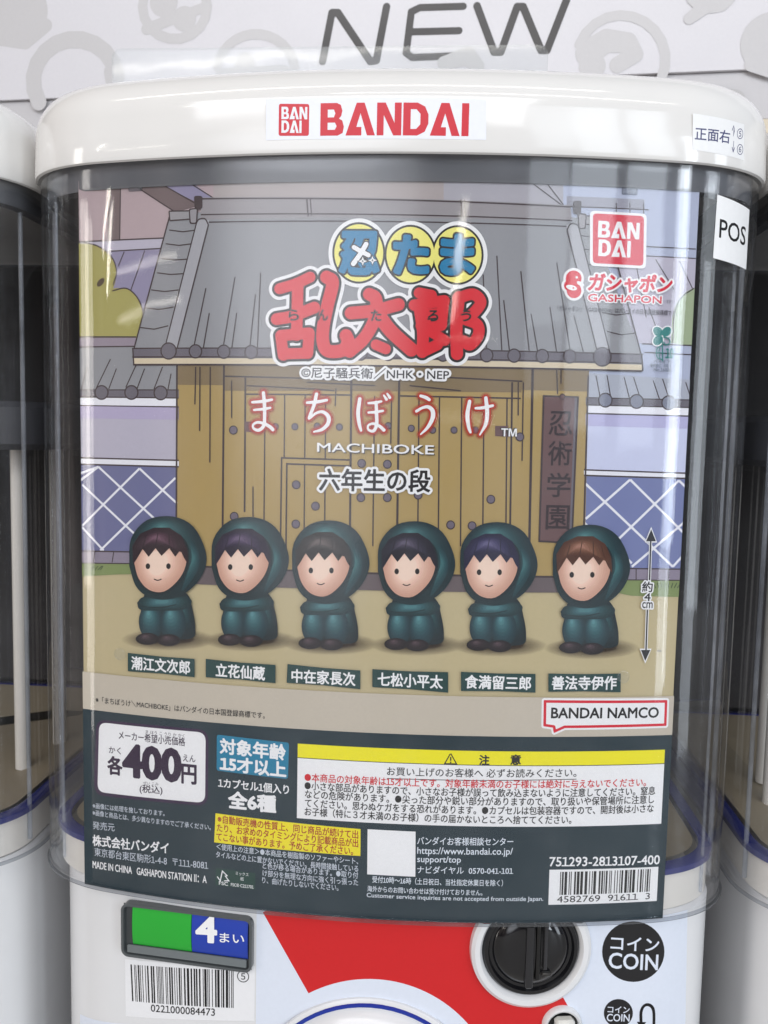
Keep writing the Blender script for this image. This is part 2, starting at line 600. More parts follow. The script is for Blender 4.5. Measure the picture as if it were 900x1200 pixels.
class Sheet:
    """flat printed shapes on a Surf, given in picture pixels, gathered into one mesh"""

    def __init__(self, surf, base=0):
        self.S = surf; self.base = base
        self.items = []                                  # (poly in s,z ; material ; layer)
        self.k = 0

    def h(self, p):
        return self.S.hit(p[0], p[1])

    def raw(self, polys, m, layer):
        self.k += 1
        off = (self.base + layer) * LAYER + (self.k % 56) * 7e-7
        for q in polys:
            self.items.append((q, m, off))

    def sz(self, pts, m, layer):
        tri = tessellate_polygon([[Vector((a, b, 0)) for a, b in pts]])
        self.raw([[pts[i] for i in t] for t in tri], m, layer)

    def poly(self, pts, m, layer=0):
        self.sz([self.h(p) for p in pts], m, layer)

    def curve(self, pts, m, layer=0, n=6):
        q = smooth_path(list(pts) + [pts[0]], n)
        self.poly([tuple(a) for a in q[:-1]], m, layer)

    def quad(self, tl, tr, br, bl, m, layer=0, r=0.0):
        c = [self.h(p) for p in (tl, tr, br, bl)]
        if not r:
            self.sz(c, m, layer); return
        r *= self.S.scale(*tl)
        out = []
        for i in range(4):
            p, a, b = np.array(c[i]), np.array(c[i - 1]), np.array(c[(i + 1) % 4])
            ua, ub = (a - p) / np.linalg.norm(a - p), (b - p) / np.linalg.norm(b - p)
            for t in np.linspace(0, 1, 6):
                q0, q2 = p + ua * r, p + ub * r
                out.append(tuple((1 - t) ** 2 * q0 + 2 * t * (1 - t) * p + t * t * q2))
        self.sz(out, m, layer)

    def ellipse(self, c, rx, ry, m, layer=0, n=40, rot=0.0, a0=0, a1=2 * math.pi):
        pts = []
        for i in range(n):
            a = a0 + (a1 - a0) * i / n
            x, y = rx * math.cos(a), ry * math.sin(a)
            pts.append((c[0] + x * math.cos(rot) - y * math.sin(rot), c[1] + x * math.sin(rot) + y * math.cos(rot)))
        self.poly(pts, m, layer)

    def line(self, pts, w, m, layer=0, smooth=False):
        """ribbon of width w px"""
        if smooth:
            pts = [tuple(a) for a in smooth_path(pts)]
        q = [np.array(self.h(p)) for p in pts]
        w = w * self.S.scale(*pts[0]) / 2
        L, Rr = [], []
        for i in range(len(q)):
            d0 = q[i] - q[i - 1] if i else q[1] - q[0]
            d1 = q[i + 1] - q[i] if i < len(q) - 1 else d0
            d0 = d0 / np.linalg.norm(d0); d1 = d1 / np.linalg.norm(d1)
            t = d0 + d1
            t = t / max(np.linalg.norm(t), 1e-9)
            k = w / max(0.4, float(np.dot(t, d0)))
            nrm = np.array([-t[1], t[0]])
            L.append(tuple(q[i] + nrm * k)); Rr.append(tuple(q[i] - nrm * k))
        self.raw([[L[i], L[i + 1], Rr[i + 1], Rr[i]] for i in range(len(q) - 1)], m, layer)

    def strokes(self, paths, m, layer=0, grow=0.0, step=0.7, smooth=True):
        """brush strokes: paths of (px, py, radius px); union of them all"""
        segs = []
        for path in paths:
            sm = smooth_path(path, 7) if smooth else [np.array(p, float) for p in path]
            hs = [(*self.h(a), a[2] * self.S.scale(a[0], a[1])) for a in sm]
            if len(hs) == 1:
                hs = hs * 2
            segs += [(*hs[i], *hs[i + 1]) for i in range(len(hs) - 1)]
        sc = self.S.scale(paths[0][0][0], paths[0][0][1])
        self.raw(sdf_polys(segs=segs, level=grow * sc, step=step * sc), m, layer)

    def fit(self, text, l, r, hpx, bold=0.0, slant=0.0):
        """triangles of a text line fitted between two picture points (middle of the line), hpx tall"""
        tr = font_tris(text, bold)
        xs = [p[0] for t in tr for p in t]; ys = [p[1] for t in tr for p in t]
        x0, x1, y0, y1 = min(xs), max(xs), min(ys), max(ys)
        A, B = np.array(self.h(l)), np.array(self.h(r))
        H = hpx * self.S.scale((l[0] + r[0]) / 2, (l[1] + r[1]) / 2)
        d = B - A
        out = []
        for t in tr:
            q = []
            for x, y in t:
                u = (x - x0) / (x1 - x0); w = (y - (y0 + y1) / 2) / (y1 - y0)
                p = A + d * u
                q.append((p[0] + slant * w * H, p[1] + w * H))
            out.append(q)
        return out

    def text(self, text, l, r, hpx, m, layer=0, bold=0.0, halo=None, halo_m=None, slant=0.0, grow=None, step=0.7):
        tr = self.fit(text, l, r, hpx, 0.0, slant)
        sc = self.S.scale(*l)
        bpx = grow if grow else bold * hpx * 1.15           # stroke thickening in px
        if halo:
            bd = boundary(tr)
            self.raw(sdf_polys(bound=bd, level=(halo + bpx) * sc, step=step * sc), halo_m or WHITE, layer)
            layer += 1
        if bpx > 0.36:
            for ch in split_chars(tr):
                self.raw(sdf_polys(bound=boundary(ch), level=bpx * sc, step=max(.32, min(.5, hpx / 40)) * sc), m, layer)
        elif bpx > 0:
            for dx, dy in ((1, 1), (-1, 1), (1, -1), (-1, -1)):
                dx *= bpx * sc * .8; dy *= bpx * sc * .8
                self.raw([[(p[0] + dx, p[1] + dy) for p in t] for t in tr], m, layer)
        else:
            self.raw(tr, m, layer)

    def below(self, z):
        """drop what lies above height z"""
        items = []
        for q, m, off in self.items:
            if max(p[1] for p in q) > z:
                q = [(b, a) for a, b in clip([(b, a) for a, b in q], z, -1)]
            if len(q) >= 3:
                items.append((q, m, off))
        self.items = items
        return self

    def build(self, name, parent):
        if self.S is BODY:
            self.below(BODY_TOP - .0016)
        knots = self.S.s
        V, F, I, mats = [], [], [], []
        mi = {}
        for q, m, off in self.items:
            if m.name not in mi:
                mi[m.name] = len(mats); mats.append(m)
            s0, s1 = min(p[0] for p in q), max(p[0] for p in q)
            i0 = max(bisect.bisect_right(knots, s0) - 1, 0)
            i1 = min(max(bisect.bisect_left(knots, s1), i0 + 1), len(knots) - 1)
            pieces = [q]
            if i1 - i0 > 1:
                pieces = []
                for i in range(i0, i1):
                    c = q
                    if i > i0:
                        c = clip(c, knots[i], 1)
                    if i < i1 - 1:
                        c = clip(c, knots[i + 1], -1)
                    if len(c) >= 3:
                        pieces.append(c)
            for c in pieces:
                ar = sum(c[i][0] * c[(i + 1) % len(c)][1] - c[(i + 1) % len(c)][0] * c[i][1] for i in range(len(c)))
                if abs(ar) < 1e-13:
                    continue
                if ar < 0:
                    c = c[::-1]
                b = len(V)
                V += [self.S.pos(s, z, off) for s, z in c]
                F.append(tuple(range(b, b + len(c)))); I.append(mi[m.name])
        return mesh_obj(name, V, F, mats, parent, I)


def clip(q, s, side):
    out = []
    for i in range(len(q)):
        a, b = q[i], q[(i + 1) % len(q)]
        da, db = (a[0] - s) * side, (b[0] - s) * side
        if da >= 0:
            out.append(a)
        if (da > 0 and db < 0) or (da < 0 and db > 0):
            t = da / (da - db)
            out.append((s, a[1] + t * (b[1] - a[1])))
    return out


# logo letters in a unit box (x right, y up): polygons
def brand_letters():
    def B(x):
        o = [(0, 0), (.62, 0), (.80, .08), (.84, .27), (.78, .46), (.66, .52), (.74, .60), (.78, .76), (.72, .94), (.58, 1), (0, 1)]
        h1 = [(.26, .56), (.26, .80), (.48, .80), (.53, .68), (.48, .56)]
        h2 = [(.26, .18), (.26, .40), (.52, .40), (.58, .29), (.52, .18)]
        return o, [h1, h2]
    def A(x):
        o = [(0, 0), (.40, 1), (.66, 1), (1.02, 0), (.75, 0), (.53, .66), (.40, .27), (.60, .27), (.52, .02)]
        o = [(0, 0), (.38, 1), (.66, 1), (1.04, 0), (.76, 0), (.52, .68), (.38, .26), (.56, .26), (.56, 0)]
        return o, []
    def N(x):
        return [(0, 0), (0, 1), (.30, 1), (.62, .38), (.62, 1), (.86, 1), (.86, 0), (.58, 0), (.24, .62), (.24, 0)], []
    def D(x):
        o = [(0, 0), (.50, 0), (.76, .12), (.88, .36), (.88, .64), (.76, .88), (.50, 1), (0, 1)]
        return o, [[(.26, .20), (.26, .80), (.46, .80), (.60, .66), (.60, .34), (.46, .20)]]
    def I(x):
        return [(0, 0), (0, 1), (.25, 1), (.25, 0)], []
    return {'B': (B(0), .84), 'A': (A(0), 1.04), 'N': (N(0), .86), 'D': (D(0), .88), 'I': (I(0), .25)}


LETTERS = brand_letters()


def brand_text(sh, word, l, r, hpx, m, layer, gap=.06):
    adv, x = [], 0
    for c in word:
        adv.append(x); x += LETTERS[c][1] + gap
    W = x - gap
    A, B = np.array(sh.h(l)), np.array(sh.h(r))
    H = hpx * sh.S.scale((l[0] + r[0]) / 2, (l[1] + r[1]) / 2)
    for c, x0 in zip(word, adv):
        (o, holes), w = LETTERS[c]
        def mp(q):
            p = A + (B - A) * ((x0 + q[0]) / W)
            return (p[0], p[1] + (q[1] - .5) * H)
        loops = [[Vector((*mp(q), 0)) for q in o]] + [[Vector((*mp(q), 0)) for q in h] for h in holes]
        flat = [v for lp in loops for v in lp]
        sh.raw([[(flat[i].x, flat[i].y) for i in t] for t in tessellate_polygon(loops)], m, layer)


# ================================================================== THE MACHINE
CREAM = M(226, 222, 214, 'plastic')
CAPM = M(232, 230, 227, 'gloss')
BODYM = M(224, 224, 225, 'plastic')
DARK = M(56, 57, 62, 'dull')
BLUE = M(26, 36, 110, 'plastic')
HOPPER = M(150, 138, 116, 'dull')
BACK = M(44, 41, 41, 'rough')
GROUPM = 'capsule toy machines side by side in the row'
FLOOR_Z = -0.56


def extrude_box(name, prof, z0, z1, mats, parent, x0=0.0, bev=0.003):
    """vertical block with a plan outline and softened top and bottom edges"""
    n = len(prof)
    def off(d):
        out = []
        for i in range(n):
            a, b = prof[i - 1], prof[(i + 1) % n]
            l = math.hypot(b[0] - a[0], b[1] - a[1])
            out.append((prof[i][0] - d * (b[1] - a[1]) / l, prof[i][1] + d * (b[0] - a[0]) / l))
        return out
    return loft(name, [(off(bev), z0), (prof, z0 + bev), (prof, z1 - bev), (off(bev), z1)], mats, parent, (True, True), x0=x0)


def rounded_rect(x0, x1, y0, y1, r, n=6):
    out = []
    for cx, cy, a in ((x1 - r, y0 + r, -90), (x1 - r, y1 - r, 0), (x0 + r, y1 - r, 90), (x0 + r, y0 + r, 180)):
        for i in range(n + 1):
            t = math.radians(a + 90 * i / n)
            out.append((cx + r * math.cos(t), cy + r * math.sin(t)))
    return out


BODY_IN, BODY_X = -0.007, 0.002
BODY_TOP = -0.1752


def lathe_y(name, prof, mats, parent, n=64):
    """surface of revolution about the Y axis: prof = (radius, y)"""
    v, f = [], []
    for r, y in prof:
        for i in range(n):
            a = 2 * math.pi * i / n
            v.append((r * math.cos(a), y, r * math.sin(a)))
    for k in range(len(prof) - 1):
        for i in range(n):
            j = (i + 1) % n
            f.append((k * n + i, (k + 1) * n + i, (k + 1) * n + j, k * n + j))
    return mesh_obj(name, v, f, mats, parent, smooth=True)


def box(name, x0, x1, y0, y1, z0, z1, mats, parent, b=.0004):
    lp = rounded_rect(x0, x1, y0, y1, min(b * 2, (x1 - x0) / 3, (y1 - y0) / 3), 3)
    return extrude_box(name, lp, z0, z1, mats, parent, bev=b)


def build_shell(root):
    # clear case, hollow, open at the top under the cap
    loft('clear_case', [(ring(-.0022), -.1745), (ring(-.0006), -.1742), (ring(0), -.1728), (ring(0), -.170), (ring(0), .147),
                        (ring(-.0025), .147), (ring(-.0025), -.1735)], GLASS, root, close=True)
    for xr, yr, rad in ((.1478, .0290, .0007), (.1560, .0450, .0011)):  # added clear rods standing in for bright light streaks in the case corners
        for sd in (-1, 1):
            lp = [(sd * xr + rad * math.cos(a), yr + rad * math.sin(a)) for a in np.linspace(0, 2 * math.pi, 13)[:-1]]
            loft('light_streak_rod', [(lp, -.171), (lp, .131)], STREAKM, root, (True, True))
    loft('case_rim', [(ring(.0002), -.1752), (ring(.0012), -.1748), (ring(.0012), -.1738), (ring(.0002), -.1734)], SMOKE, root, close=False)
    # white cap
    cap = [(ring(-.004), .1445), (ring(.0010), .1415), (ring(.0020), .1420), (ring(.0024), .1434), (ring(.0021), .152), (ring(.0018), .160)]
    for a in np.linspace(0.12, math.pi / 2, 12):
        cap.append((ring(.0018 - .020 * (1 - math.cos(a))), .160 + .0198 * math.sin(a)))
    loft('cap', cap, CAPM, root, (True, True))
    # dark collar holding the case up under the cap
    loft('collar', [(ring(-.0031), .1322), (ring(-.00265), .1332), (ring(-.00265), .146), (ring(-.009), .146), (ring(-.009), .1322)],
         M(104, 106, 110, 'gloss'), root, close=True)
    # tray under the capsules: cream wall and blue rim
    tray = [(ring(-.0075), -.1750), (ring(-.006), -.1738), (ring(-.006), -.157), (ring(-.009), -.157), (ring(-.0125), -.168)]
    loft('tray', tray, CREAM, root, (True, True))
    loft('tray_rim', [(ring(-.0050), -.1575), (ring(-.0040), -.157), (ring(-.0040), -.1545), (ring(-.005), -.154), (ring(-.010), -.154), (ring(-.010), -.1575)],
         BLUE, root, close=True)
    loft('hopper', [(ring(-.0125), -.154), (ring(-.03), -.157), (ring(-.045), -.160)], HOPPER, root, (False, True))
    for px, py in ((-.125, .10), (-.118, .13), (.125, .10), (.128, .14)):
        lp = [(px + .004 * math.cos(a), py + .004 * math.sin(a)) for a in np.linspace(0, 2 * math.pi, 15)[:-1]]
        loft('post', [(lp, -.158), (lp, .02)], CREAM, root, (True, True))
    extrude_box('inner_shelf', rounded_rect(-.147, .147, .075, .236, .02), .02, .045, DARK, root)
    extrude_box('back_panel', rounded_rect(-.152, .152, .238, .2445, .003), -.15, .143, BACK, root, bev=.001)


def build_body(root):
    extrude_box('body', ring(BODY_IN), FLOOR_Z, BODY_TOP, BODYM, root, x0=BODY_X, bev=.0015)


machine = thing('capsule_machine', 'white capsule toy machine in the middle, its clear case showing the large printed poster', 'capsule machine', GROUPM,
                )
build_shell(machine)
build_body(machine)

PITCH_X = 0.3285
for sx, lab in ((-1, 'white capsule toy machine cut off by the left edge of the photo, dark inside'),
                (1, 'white capsule toy machine cut off by the right edge of the photo, dark inside')):
    r = machine.copy(); COL.objects.link(r)
    r.location.x = sx * PITCH_X
    r['label'] = lab
    for ch in list(machine.children):
        c = ch.copy(); COL.objects.link(c); c.parent = r

# ---- surfaces that carry print
xs = np.linspace(-0.134, 0.134, 68)
POSTER = Surf([(x, K * x * x) for x in xs])
_loop = ring(0)
front = [q for q in _loop if q[1] < .10]
CASE = Surf(front)
CAPF = Surf([q for q in ring(.0023) if q[1] < .10])
BODY = Surf([(x + BODY_X, y) for x, y in ring(BODY_IN) if y < .10])

# moulded clips and pegs of the clear case
for px, py in ((153, 217), (742, 221)):
    s_, z_ = CASE.hit(px, py)
    a_, b_ = CASE.pos(s_, z_, -.0034), CASE.pos(s_ + .001, z_, -.0034)
    o_ = box('case_clip', -.0032, .0032, -.0004, .0022, -.0014, .0014, SMOKE, machine, .0004)
    o_.location = a_; o_.rotation_euler = (0, 0, math.atan2(b_[1] - a_[1], b_[0] - a_[0]))
for px, py in ((137, 768), (733, 795)):
    s_, z_ = CASE.hit(px, py)
    a_, b_ = CASE.pos(s_, z_, -.0024), CASE.pos(s_ + .001, z_, -.0024)
    o_ = lathe_y('case_peg', [(.0027, .0006), (.0027, -.0002), (.0022, -.0004), (.0019, .0002), (.0012, .0002), (.0010, -.0002), (.0001, -.0002)], CLEAR_CARD, machine, 28)
    o_.location = a_; o_.rotation_euler = (0, 0, math.atan2(b_[1] - a_[1], b_[0] - a_[0]))

# ---- stickers on the cap and the case
RED = M(206, 20, 44, 'sticker')
STW = M(236, 238, 246, 'sticker')
STW2 = M(240, 240, 240, 'sticker')
sh = Sheet(CAPF, 2)
sh.quad((311.7, 116), (569.7, 116.5), (569.7, 164), (311.7, 164.5), STW, 0, 1)
st = sh.build('brand_sticker', machine)
sh = Sheet(CAPF, 3)
sh.quad((327, 121.7), (362.5, 122), (362, 159.3), (326.5, 159.3), RED, 0, 3)
brand_text(sh, 'BAN', (330, 132.5), (360.2, 132.8), 14.5, STW, 1)
brand_text(sh, 'DAI', (330, 148.5), (353.5, 148.8), 14.5, STW, 1)
brand_text(sh, 'BANDAI', (375.5, 140.2), (549.5, 140.5), 38.5, RED, 0)
sh.build('lettering', st)

sh = Sheet(CAPF, 2)
sh.quad((812, 133), (872, 146), (871.6, 188), (811, 175.5), STW2, 0, .5)
st = sh.build('position_sticker', machine)
sh = Sheet(CAPF, 3)
BI = M(60, 62, 110, 'sticker')
sh.text('正面右', (814.4, 156.5), (855, 161), 15, BI, 0, .012)
sh.text('↑', (857.5, 153.5), (861, 153.8), 14, BI)
sh.text('↓', (857.5, 172), (861, 172.6), 14, BI)
sh.text('⑤', (863.5, 156.4), (870.5, 157.4), 12.5, BI)
sh.text('⑥', (863.5, 174.6), (870.5, 176), 12.5, BI)
sh.build('lettering', st)

sh = Sheet(CASE, 3)
sh.quad((840.4, 228), (878, 246), (874, 316), (835.3, 302.4), STW2, 0, .5)
st = sh.build('register_sticker', machine)
sh = Sheet(CASE, 4)
sh.text('POS', (843, 267.5), (873.2, 277.5), 22, INK, 0, .01)
sh.build('lettering', st)

# ---- the lower front: decal, dial, coin slot, counter
sh = Sheet(BODY, 2)
DECAL = M(221, 227, 239, 'sticker')
sh.quad((301, 1030), (806, 1040), (800, 1330), (299, 1330), DECAL, 0, 2)
decal = sh.build('front_decal', machine)
sh = Sheet(BODY, 3)
REDP = M(206, 30, 34, 'sticker')
DC = (432, 1302)


def arc(r, a0, a1, n=40):
    return [(DC[0] + r * math.cos(math.radians(a)), DC[1] - r * math.sin(math.radians(a))) for a in np.linspace(a0, a1, n)]


sh.poly(arc(264, 118, 8) + arc(155, 8, 117), REDP, 0)
sh.build('red_print', decal)
sh = Sheet(BODY, 3)
sh.ellipse((742, 1115), 36.5, 35.5, M(28, 27, 29, 'sticker'), 0)
sh.text('コイン', (715.7, 1104.5), (772, 1106.7), 15.5, DECAL, 1, .018)
sh.text('COIN', (713.5, 1125), (770.7, 1127.5), 18, DECAL, 1, .02)
sh.build('coin_mark', decal)
sh = Sheet(BODY, 3)
sh.quad((708, 1168), (793, 1172), (792, 1240), (707, 1240), M(220, 226, 238, 'sticker'), 0, 8)
sh.ellipse((724.5, 1187), 17, 16.5, M(28, 27, 29, 'sticker'), 1)
sh.text('コイン', (712, 1182.5), (737.5, 1183.2), 7.5, DECAL, 2, .015)
sh.text('COIN', (711, 1192), (737.5, 1192.6), 8.5, DECAL, 2, .015)
sh.strokes([[(751, 1198, 1.7), (751, 1186, 1.7), (754, 1179, 1.7), (759, 1177, 1.7), (764, 1180, 1.7), (766, 1187, 1.7), (766, 1202, 1.7)]], INK, 2)
sh.poly([(746, 1197), (757, 1197.5), (751, 1205)], INK, 2)
sh.build('return_mark', decal)


def body_pt(px, py):
    s_, z_ = BODY.hit(px, py)
    return BODY.pos(s_, z_, 0)


def body_turn(o, px, py):
    """stand a fitting, modelled about its own centre facing -Y, on the bowed front"""
    s_, z_ = BODY.hit(px, py)
    p0, p1 = BODY.pos(s_ - .002, z_, 0), BODY.pos(s_ + .002, z_, 0)
    o.location = BODY.pos(s_, z_, 0)
    o.rotation_euler = (0, 0, math.atan2(p1[1] - p0[1], p1[0] - p0[0]))
    return o


PXM = BODY.scale(432, 1180)
# dial dome with its blue ring
dial = body_turn(lathe_y('dial', [(.0535, .0006), (.0535, -.0012), (.0525, -.0018), (.0495, -.002), (.0475, -.0045), (.043, -.0075), (.034, -.0095),
                                  (.020, -.0105), (.0001, -.011)], BODYM, machine), *DC)
lathe_y('dial_ring', [(.0518, -.0019), (.0515, -.0026), (.0503, -.0026), (.0500, -.0019)], M(22, 50, 150, 'plastic'), dial)

# coin slot: white raised ring, dark dished drum, slot ribs
R = 53 * PXM
slot = body_turn(lathe_y('coin_slot', [(R * 1.27, .0012), (R * 1.25, -.0022), (R * 1.18, -.0034), (R * 1.08, -.0034), (R * 1.03, -.0022), (R * 1.01, -.0002)],
                         BODYM, machine), 621.5, 1110)
BLK = M(20, 20, 23, 'gloss')
lathe_y('slot_drum', [(R * 1.02, -.0008), (R * .97, -.0021), (R * .90, -.0021), (R * .86, -.0006), (R * .80, -.0006), (R * .72, -.0024), (R * .55, -.0036), (R * .3, -.0044), (.0001, -.0047)],
        BLK, slot)
box('slot_rib', -.0031, .0003, -.0064, -.002, -.0150, .0160, M(34, 34, 37, 'gloss'), slot)
box('slot_rib', .0046, .0062, -.0060, -.002, -.0070, .0155, M(44, 44, 47, 'gloss'), slot)
box('slot_rib', .0012, .0036, -.0052, -.002, -.0120, .0158, M(10, 10, 11, 'gloss'), slot)
box('slot_rib', .0040, .0085, -.0056, -.002, -.0098, -.0086, M(52, 50, 48, 'gloss'), slot)

import bmesh
for o_ in [slot] + list(slot.children):
    bm_ = bmesh.new(); bm_.from_mesh(o_.data)
    bmesh.ops.bisect_plane(bm_, geom=bm_.verts[:] + bm_.edges[:] + bm_.faces[:], dist=1e-6,
                           plane_co=(0, 0, BODY_TOP - .0008 - slot.location.z), plane_no=(0, 0, 1), clear_outer=True)
    bm_.to_mesh(o_.data); bm_.free()

# return lever, half out of the picture
rr = 21 * PXM
lev = body_turn(lathe_y('return_lever', [(rr * 1.08, .0006), (rr * 1.05, -.002), (rr * .95, -.003), (rr * .85, -.0025), (rr * .8, -.0002)], BODYM, machine), 658, 1200)
lathe_y('lever_well', [(rr * .82, -.0009), (rr * .78, -.0009), (.0001, -.0009)], BLK, lev)
box('lever_button', -rr * .5, rr * .55, -.006, -.0008, -rr * .7, rr * .62, M(214, 212, 206, 'plastic'), lev, .0012)

# price counter: recessed window with a printed drum
tl, tr, br, bl = [Vector(body_pt(*q)) for q in ((147, 1060), (294, 1069), (292.6, 1128.6), (148, 1118.5))]
W2 = ((tr - tl).length + (br - bl).length) / 4
z1 = (tl.z + tr.z) / 2 - body_pt(220.5, 1094)[2]
z0 = (bl.z + br.z) / 2 - body_pt(220.5, 1094)[2]
x0, x1 = -W2, W2
GREY = M(82, 86, 88, 'plastic')


def frame_mesh(name, x0, x1, z0, z1, r, w, yf, yb, mats, parent):
    """rounded rectangular ring in the XZ plane between yf (front) and yb"""
    o = rounded_rect(x0 - w, x1 + w, z0 - w, z1 + w, r + w)
    i = rounded_rect(x0, x1, z0, z1, r)
    n = len(o)
    v = [(a, yb, b) for a, b in o] + [(a, yf, b) for a, b in o] + [(a, yf, b) for a, b in i] + [(a, yb, b) for a, b in i]
    f = []
    for k in range(3):
        for q in range(n):
            j = (q + 1) % n
            f.append((k * n + q, (k + 1) * n + q, (k + 1) * n + j, k * n + j))
    return mesh_obj(name, v, f, mats, parent, smooth=True)


counter = body_turn(frame_mesh('price_counter', x0 + .0006, x1 - .0006, z0 + .0006, z1 - .0006, .0022, .0012, -.0026, .0012, GREY, machine), 220.5, 1093)
counter.rotation_euler.z *= .75
counter.location.y -= .0006
mesh_obj('counter_well', [(x0, -.0009, z0), (x1, -.0009, z0), (x1, -.0009, z1), (x0, -.0009, z1)], [(0, 1, 2, 3)], M(60, 64, 66, 'plastic'), counter)


def drum_seg(name, xa, xb, zc, rz, ry, mats, parent, y0):
    v, f = [], []
    n = 22
    for xx in (xa, xb):
        for i in range(n + 1):
            a = math.pi * i / n
            v.append((xx, y0 - ry * math.sin(a), zc + rz * math.cos(a)))
    for i in range(n):
        f.append((i, n + 1 + i, n + 2 + i, i + 1))
    f.append(tuple(range(n + 1))[::-1]); f.append(tuple(range(n + 1, 2 * n + 2)))
    return mesh_obj(name, v, f, mats, parent, smooth=True)


gx0, gx1 = x0 + 2 * W2 * .077, x0 + 2 * W2 * .54
hz = z1 - z0
dz = z0 + hz * .60
drum_seg('green_drum', gx0, gx1, dz, hz * .40, .0014, M(38, 168, 52, 'plastic'), counter, -.0008)
bd = drum_seg('blue_drum', gx1 + .0003, x1 - .0015, dz, hz * .40, .0014, M(32, 62, 168, 'plastic'), counter, -.0008)
DL = []
for u in (-1, 1):
    p_ = counter.matrix_basis @ Vector((u * W2, -.0024, 0))
    DL.append((p_.x, p_.y))
DR = Surf([DL[0], ((DL[0][0] + DL[1][0]) / 2, (DL[0][1] + DL[1][1]) / 2), DL[1]])
sh = Sheet(DR, 0)
sh.text('4', (230.5, 1088.3), (253, 1089.7), 29, WHITE, 0, .045)
sh.text('まい', (257.5, 1098.5), (286, 1100.5), 11, WHITE, 0, .012)
lt = sh.build('lettering', bd)
lt.matrix_parent_inverse = counter.matrix_basis.inverted()
box('counter_ledge', x0 + .002, x1 - .002, -.0022, -.0009, z0 + .0010, z0 + hz * .2, M(110, 116, 118, 'gloss'), counter)

# blue corner of the plate that the case hides
sh = Sheet(BODY, 3)
sh.quad((217, 1030), (289, 1036), (289, 1057.5), (216.5, 1053.5), M(28, 60, 168, 'sticker'), 0, 4)
sh.build('blue_plate', machine)


def barcode(sh, l0, r0, l1, r1, m, layer, seed, nbar=34):
    """bars between the top edge l0-r0 and the bottom edge l1-r1"""
    rng = np.random.RandomState(seed)
    w = rng.choice([1, 1, 1, 2, 2, 3], nbar * 2 - 1).astype(float)
    e = np.concatenate([[0], np.cumsum(w)]) / w.sum()
    A, B, Cc, D = [np.array(sh.h(p)) for p in (l0, r0, l1, r1)]
    for i in range(0, len(w), 2):
        a, b = e[i], e[i + 1]
        sh.raw([[tuple(A + (B - A) * a), tuple(A + (B - A) * b), tuple(Cc + (D - Cc) * b), tuple(Cc + (D - Cc) * a)]], m, layer)


sh = Sheet(BODY, 2)
sh.quad((146.7, 1124), (299, 1132), (298, 1196), (147.5, 1190.7), M(234, 234, 236, 'sticker'), 0, .5)
st = sh.build('barcode_sticker', machine)
sh = Sheet(BODY, 3)
barcode(sh, (153, 1130), (273.8, 1136.7), (155, 1173), (273.8, 1181), INK, 0, 5, 42)
sh.text('0221000084473', (177, 1181), (252, 1186), 8.5, INK, 0, .008)
sh.text('⑤', (278, 1143.5), (292, 1144.5), 14, INK)
sh.build('lettering', st)
sh = Sheet(BODY, 2)
sh.quad((94, 1188), (301, 1201), (300, 1320), (94, 1320), M(222, 228, 240, 'sticker'), 0, 2)
sh.build('lower_sticker', machine)

# ================================================================== THE POSTER
poster = thing('display_poster', 'curved printed paper poster standing behind the clear front of the middle machine', 'poster')
ps = Sheet(POSTER, 0)
TOPZ, BOTZ = .1365, -.1756
XL, XR = -.1305, .1302
sL, sR = XL * 1.0005, XR * 1.0005
GROUND = M(186, 174, 140)
v, f = [], []
kn = [s for s in POSTER.s if sL < s < sR]
ss = [sL] + kn + [sR]
nn = len(ss)
for off in (0.0, -.0004):
    for z in (BOTZ, TOPZ):
        v += [POSTER.pos(s, z, off) for s in ss]
for i in range(nn - 1):
    f.append((i, i + 1, nn + i + 1, nn + i))
    f.append((3 * nn + i, 3 * nn + i + 1, 2 * nn + i + 1, 2 * nn + i))
f += [(0, nn, 3 * nn, 2 * nn), (nn - 1, 3 * nn - 1, 4 * nn - 1, 2 * nn - 1)]
f += [(i, 2 * nn + i, 2 * nn + i + 1, i + 1) for i in range(nn - 1)] + [(nn + i, nn + i + 1, 3 * nn + i + 1, 3 * nn + i) for i in range(nn - 1)]
mesh_obj('sheet', v, f, GROUND, poster)


def edge_clip(sh_):
    """trim everything to the paper's edges"""
    items = []
    for q, m, off in sh_.items:
        if min(p[0] for p in q) < sL:
            q = clip(q, sL, 1)
        if len(q) >= 3 and max(p[0] for p in q) > sR:
            q = clip(q, sR, -1)
        if len(q) >= 3 and max(p[1] for p in q) > TOPZ:
            q = [(b, a) for a, b in clip([(b, a) for a, b in q], TOPZ, -1)]
        if len(q) >= 3:
            items.append((q, m, off))
    sh_.items = items
    return sh_


# colours of the drawing
TILE = M(146, 147, 150); TILE_D = M(112, 108, 116); TAN = M(170, 149, 100); TAN_D = M(134, 118, 90)
LAV = M(180, 176, 188); LAV_D = M(146, 141, 164); LATT = M(114, 116, 150); LATW = M(222, 222, 234)
PINK = M(176, 160, 162); BROWN = M(118, 104, 104); OLIVE = M(164, 158, 98); CRM = M(204, 192, 168)
STONE = M(142, 134, 148); GRASS = M(132, 146, 98); STUD = M(112, 104, 116); SIGN = M(112, 88, 88)

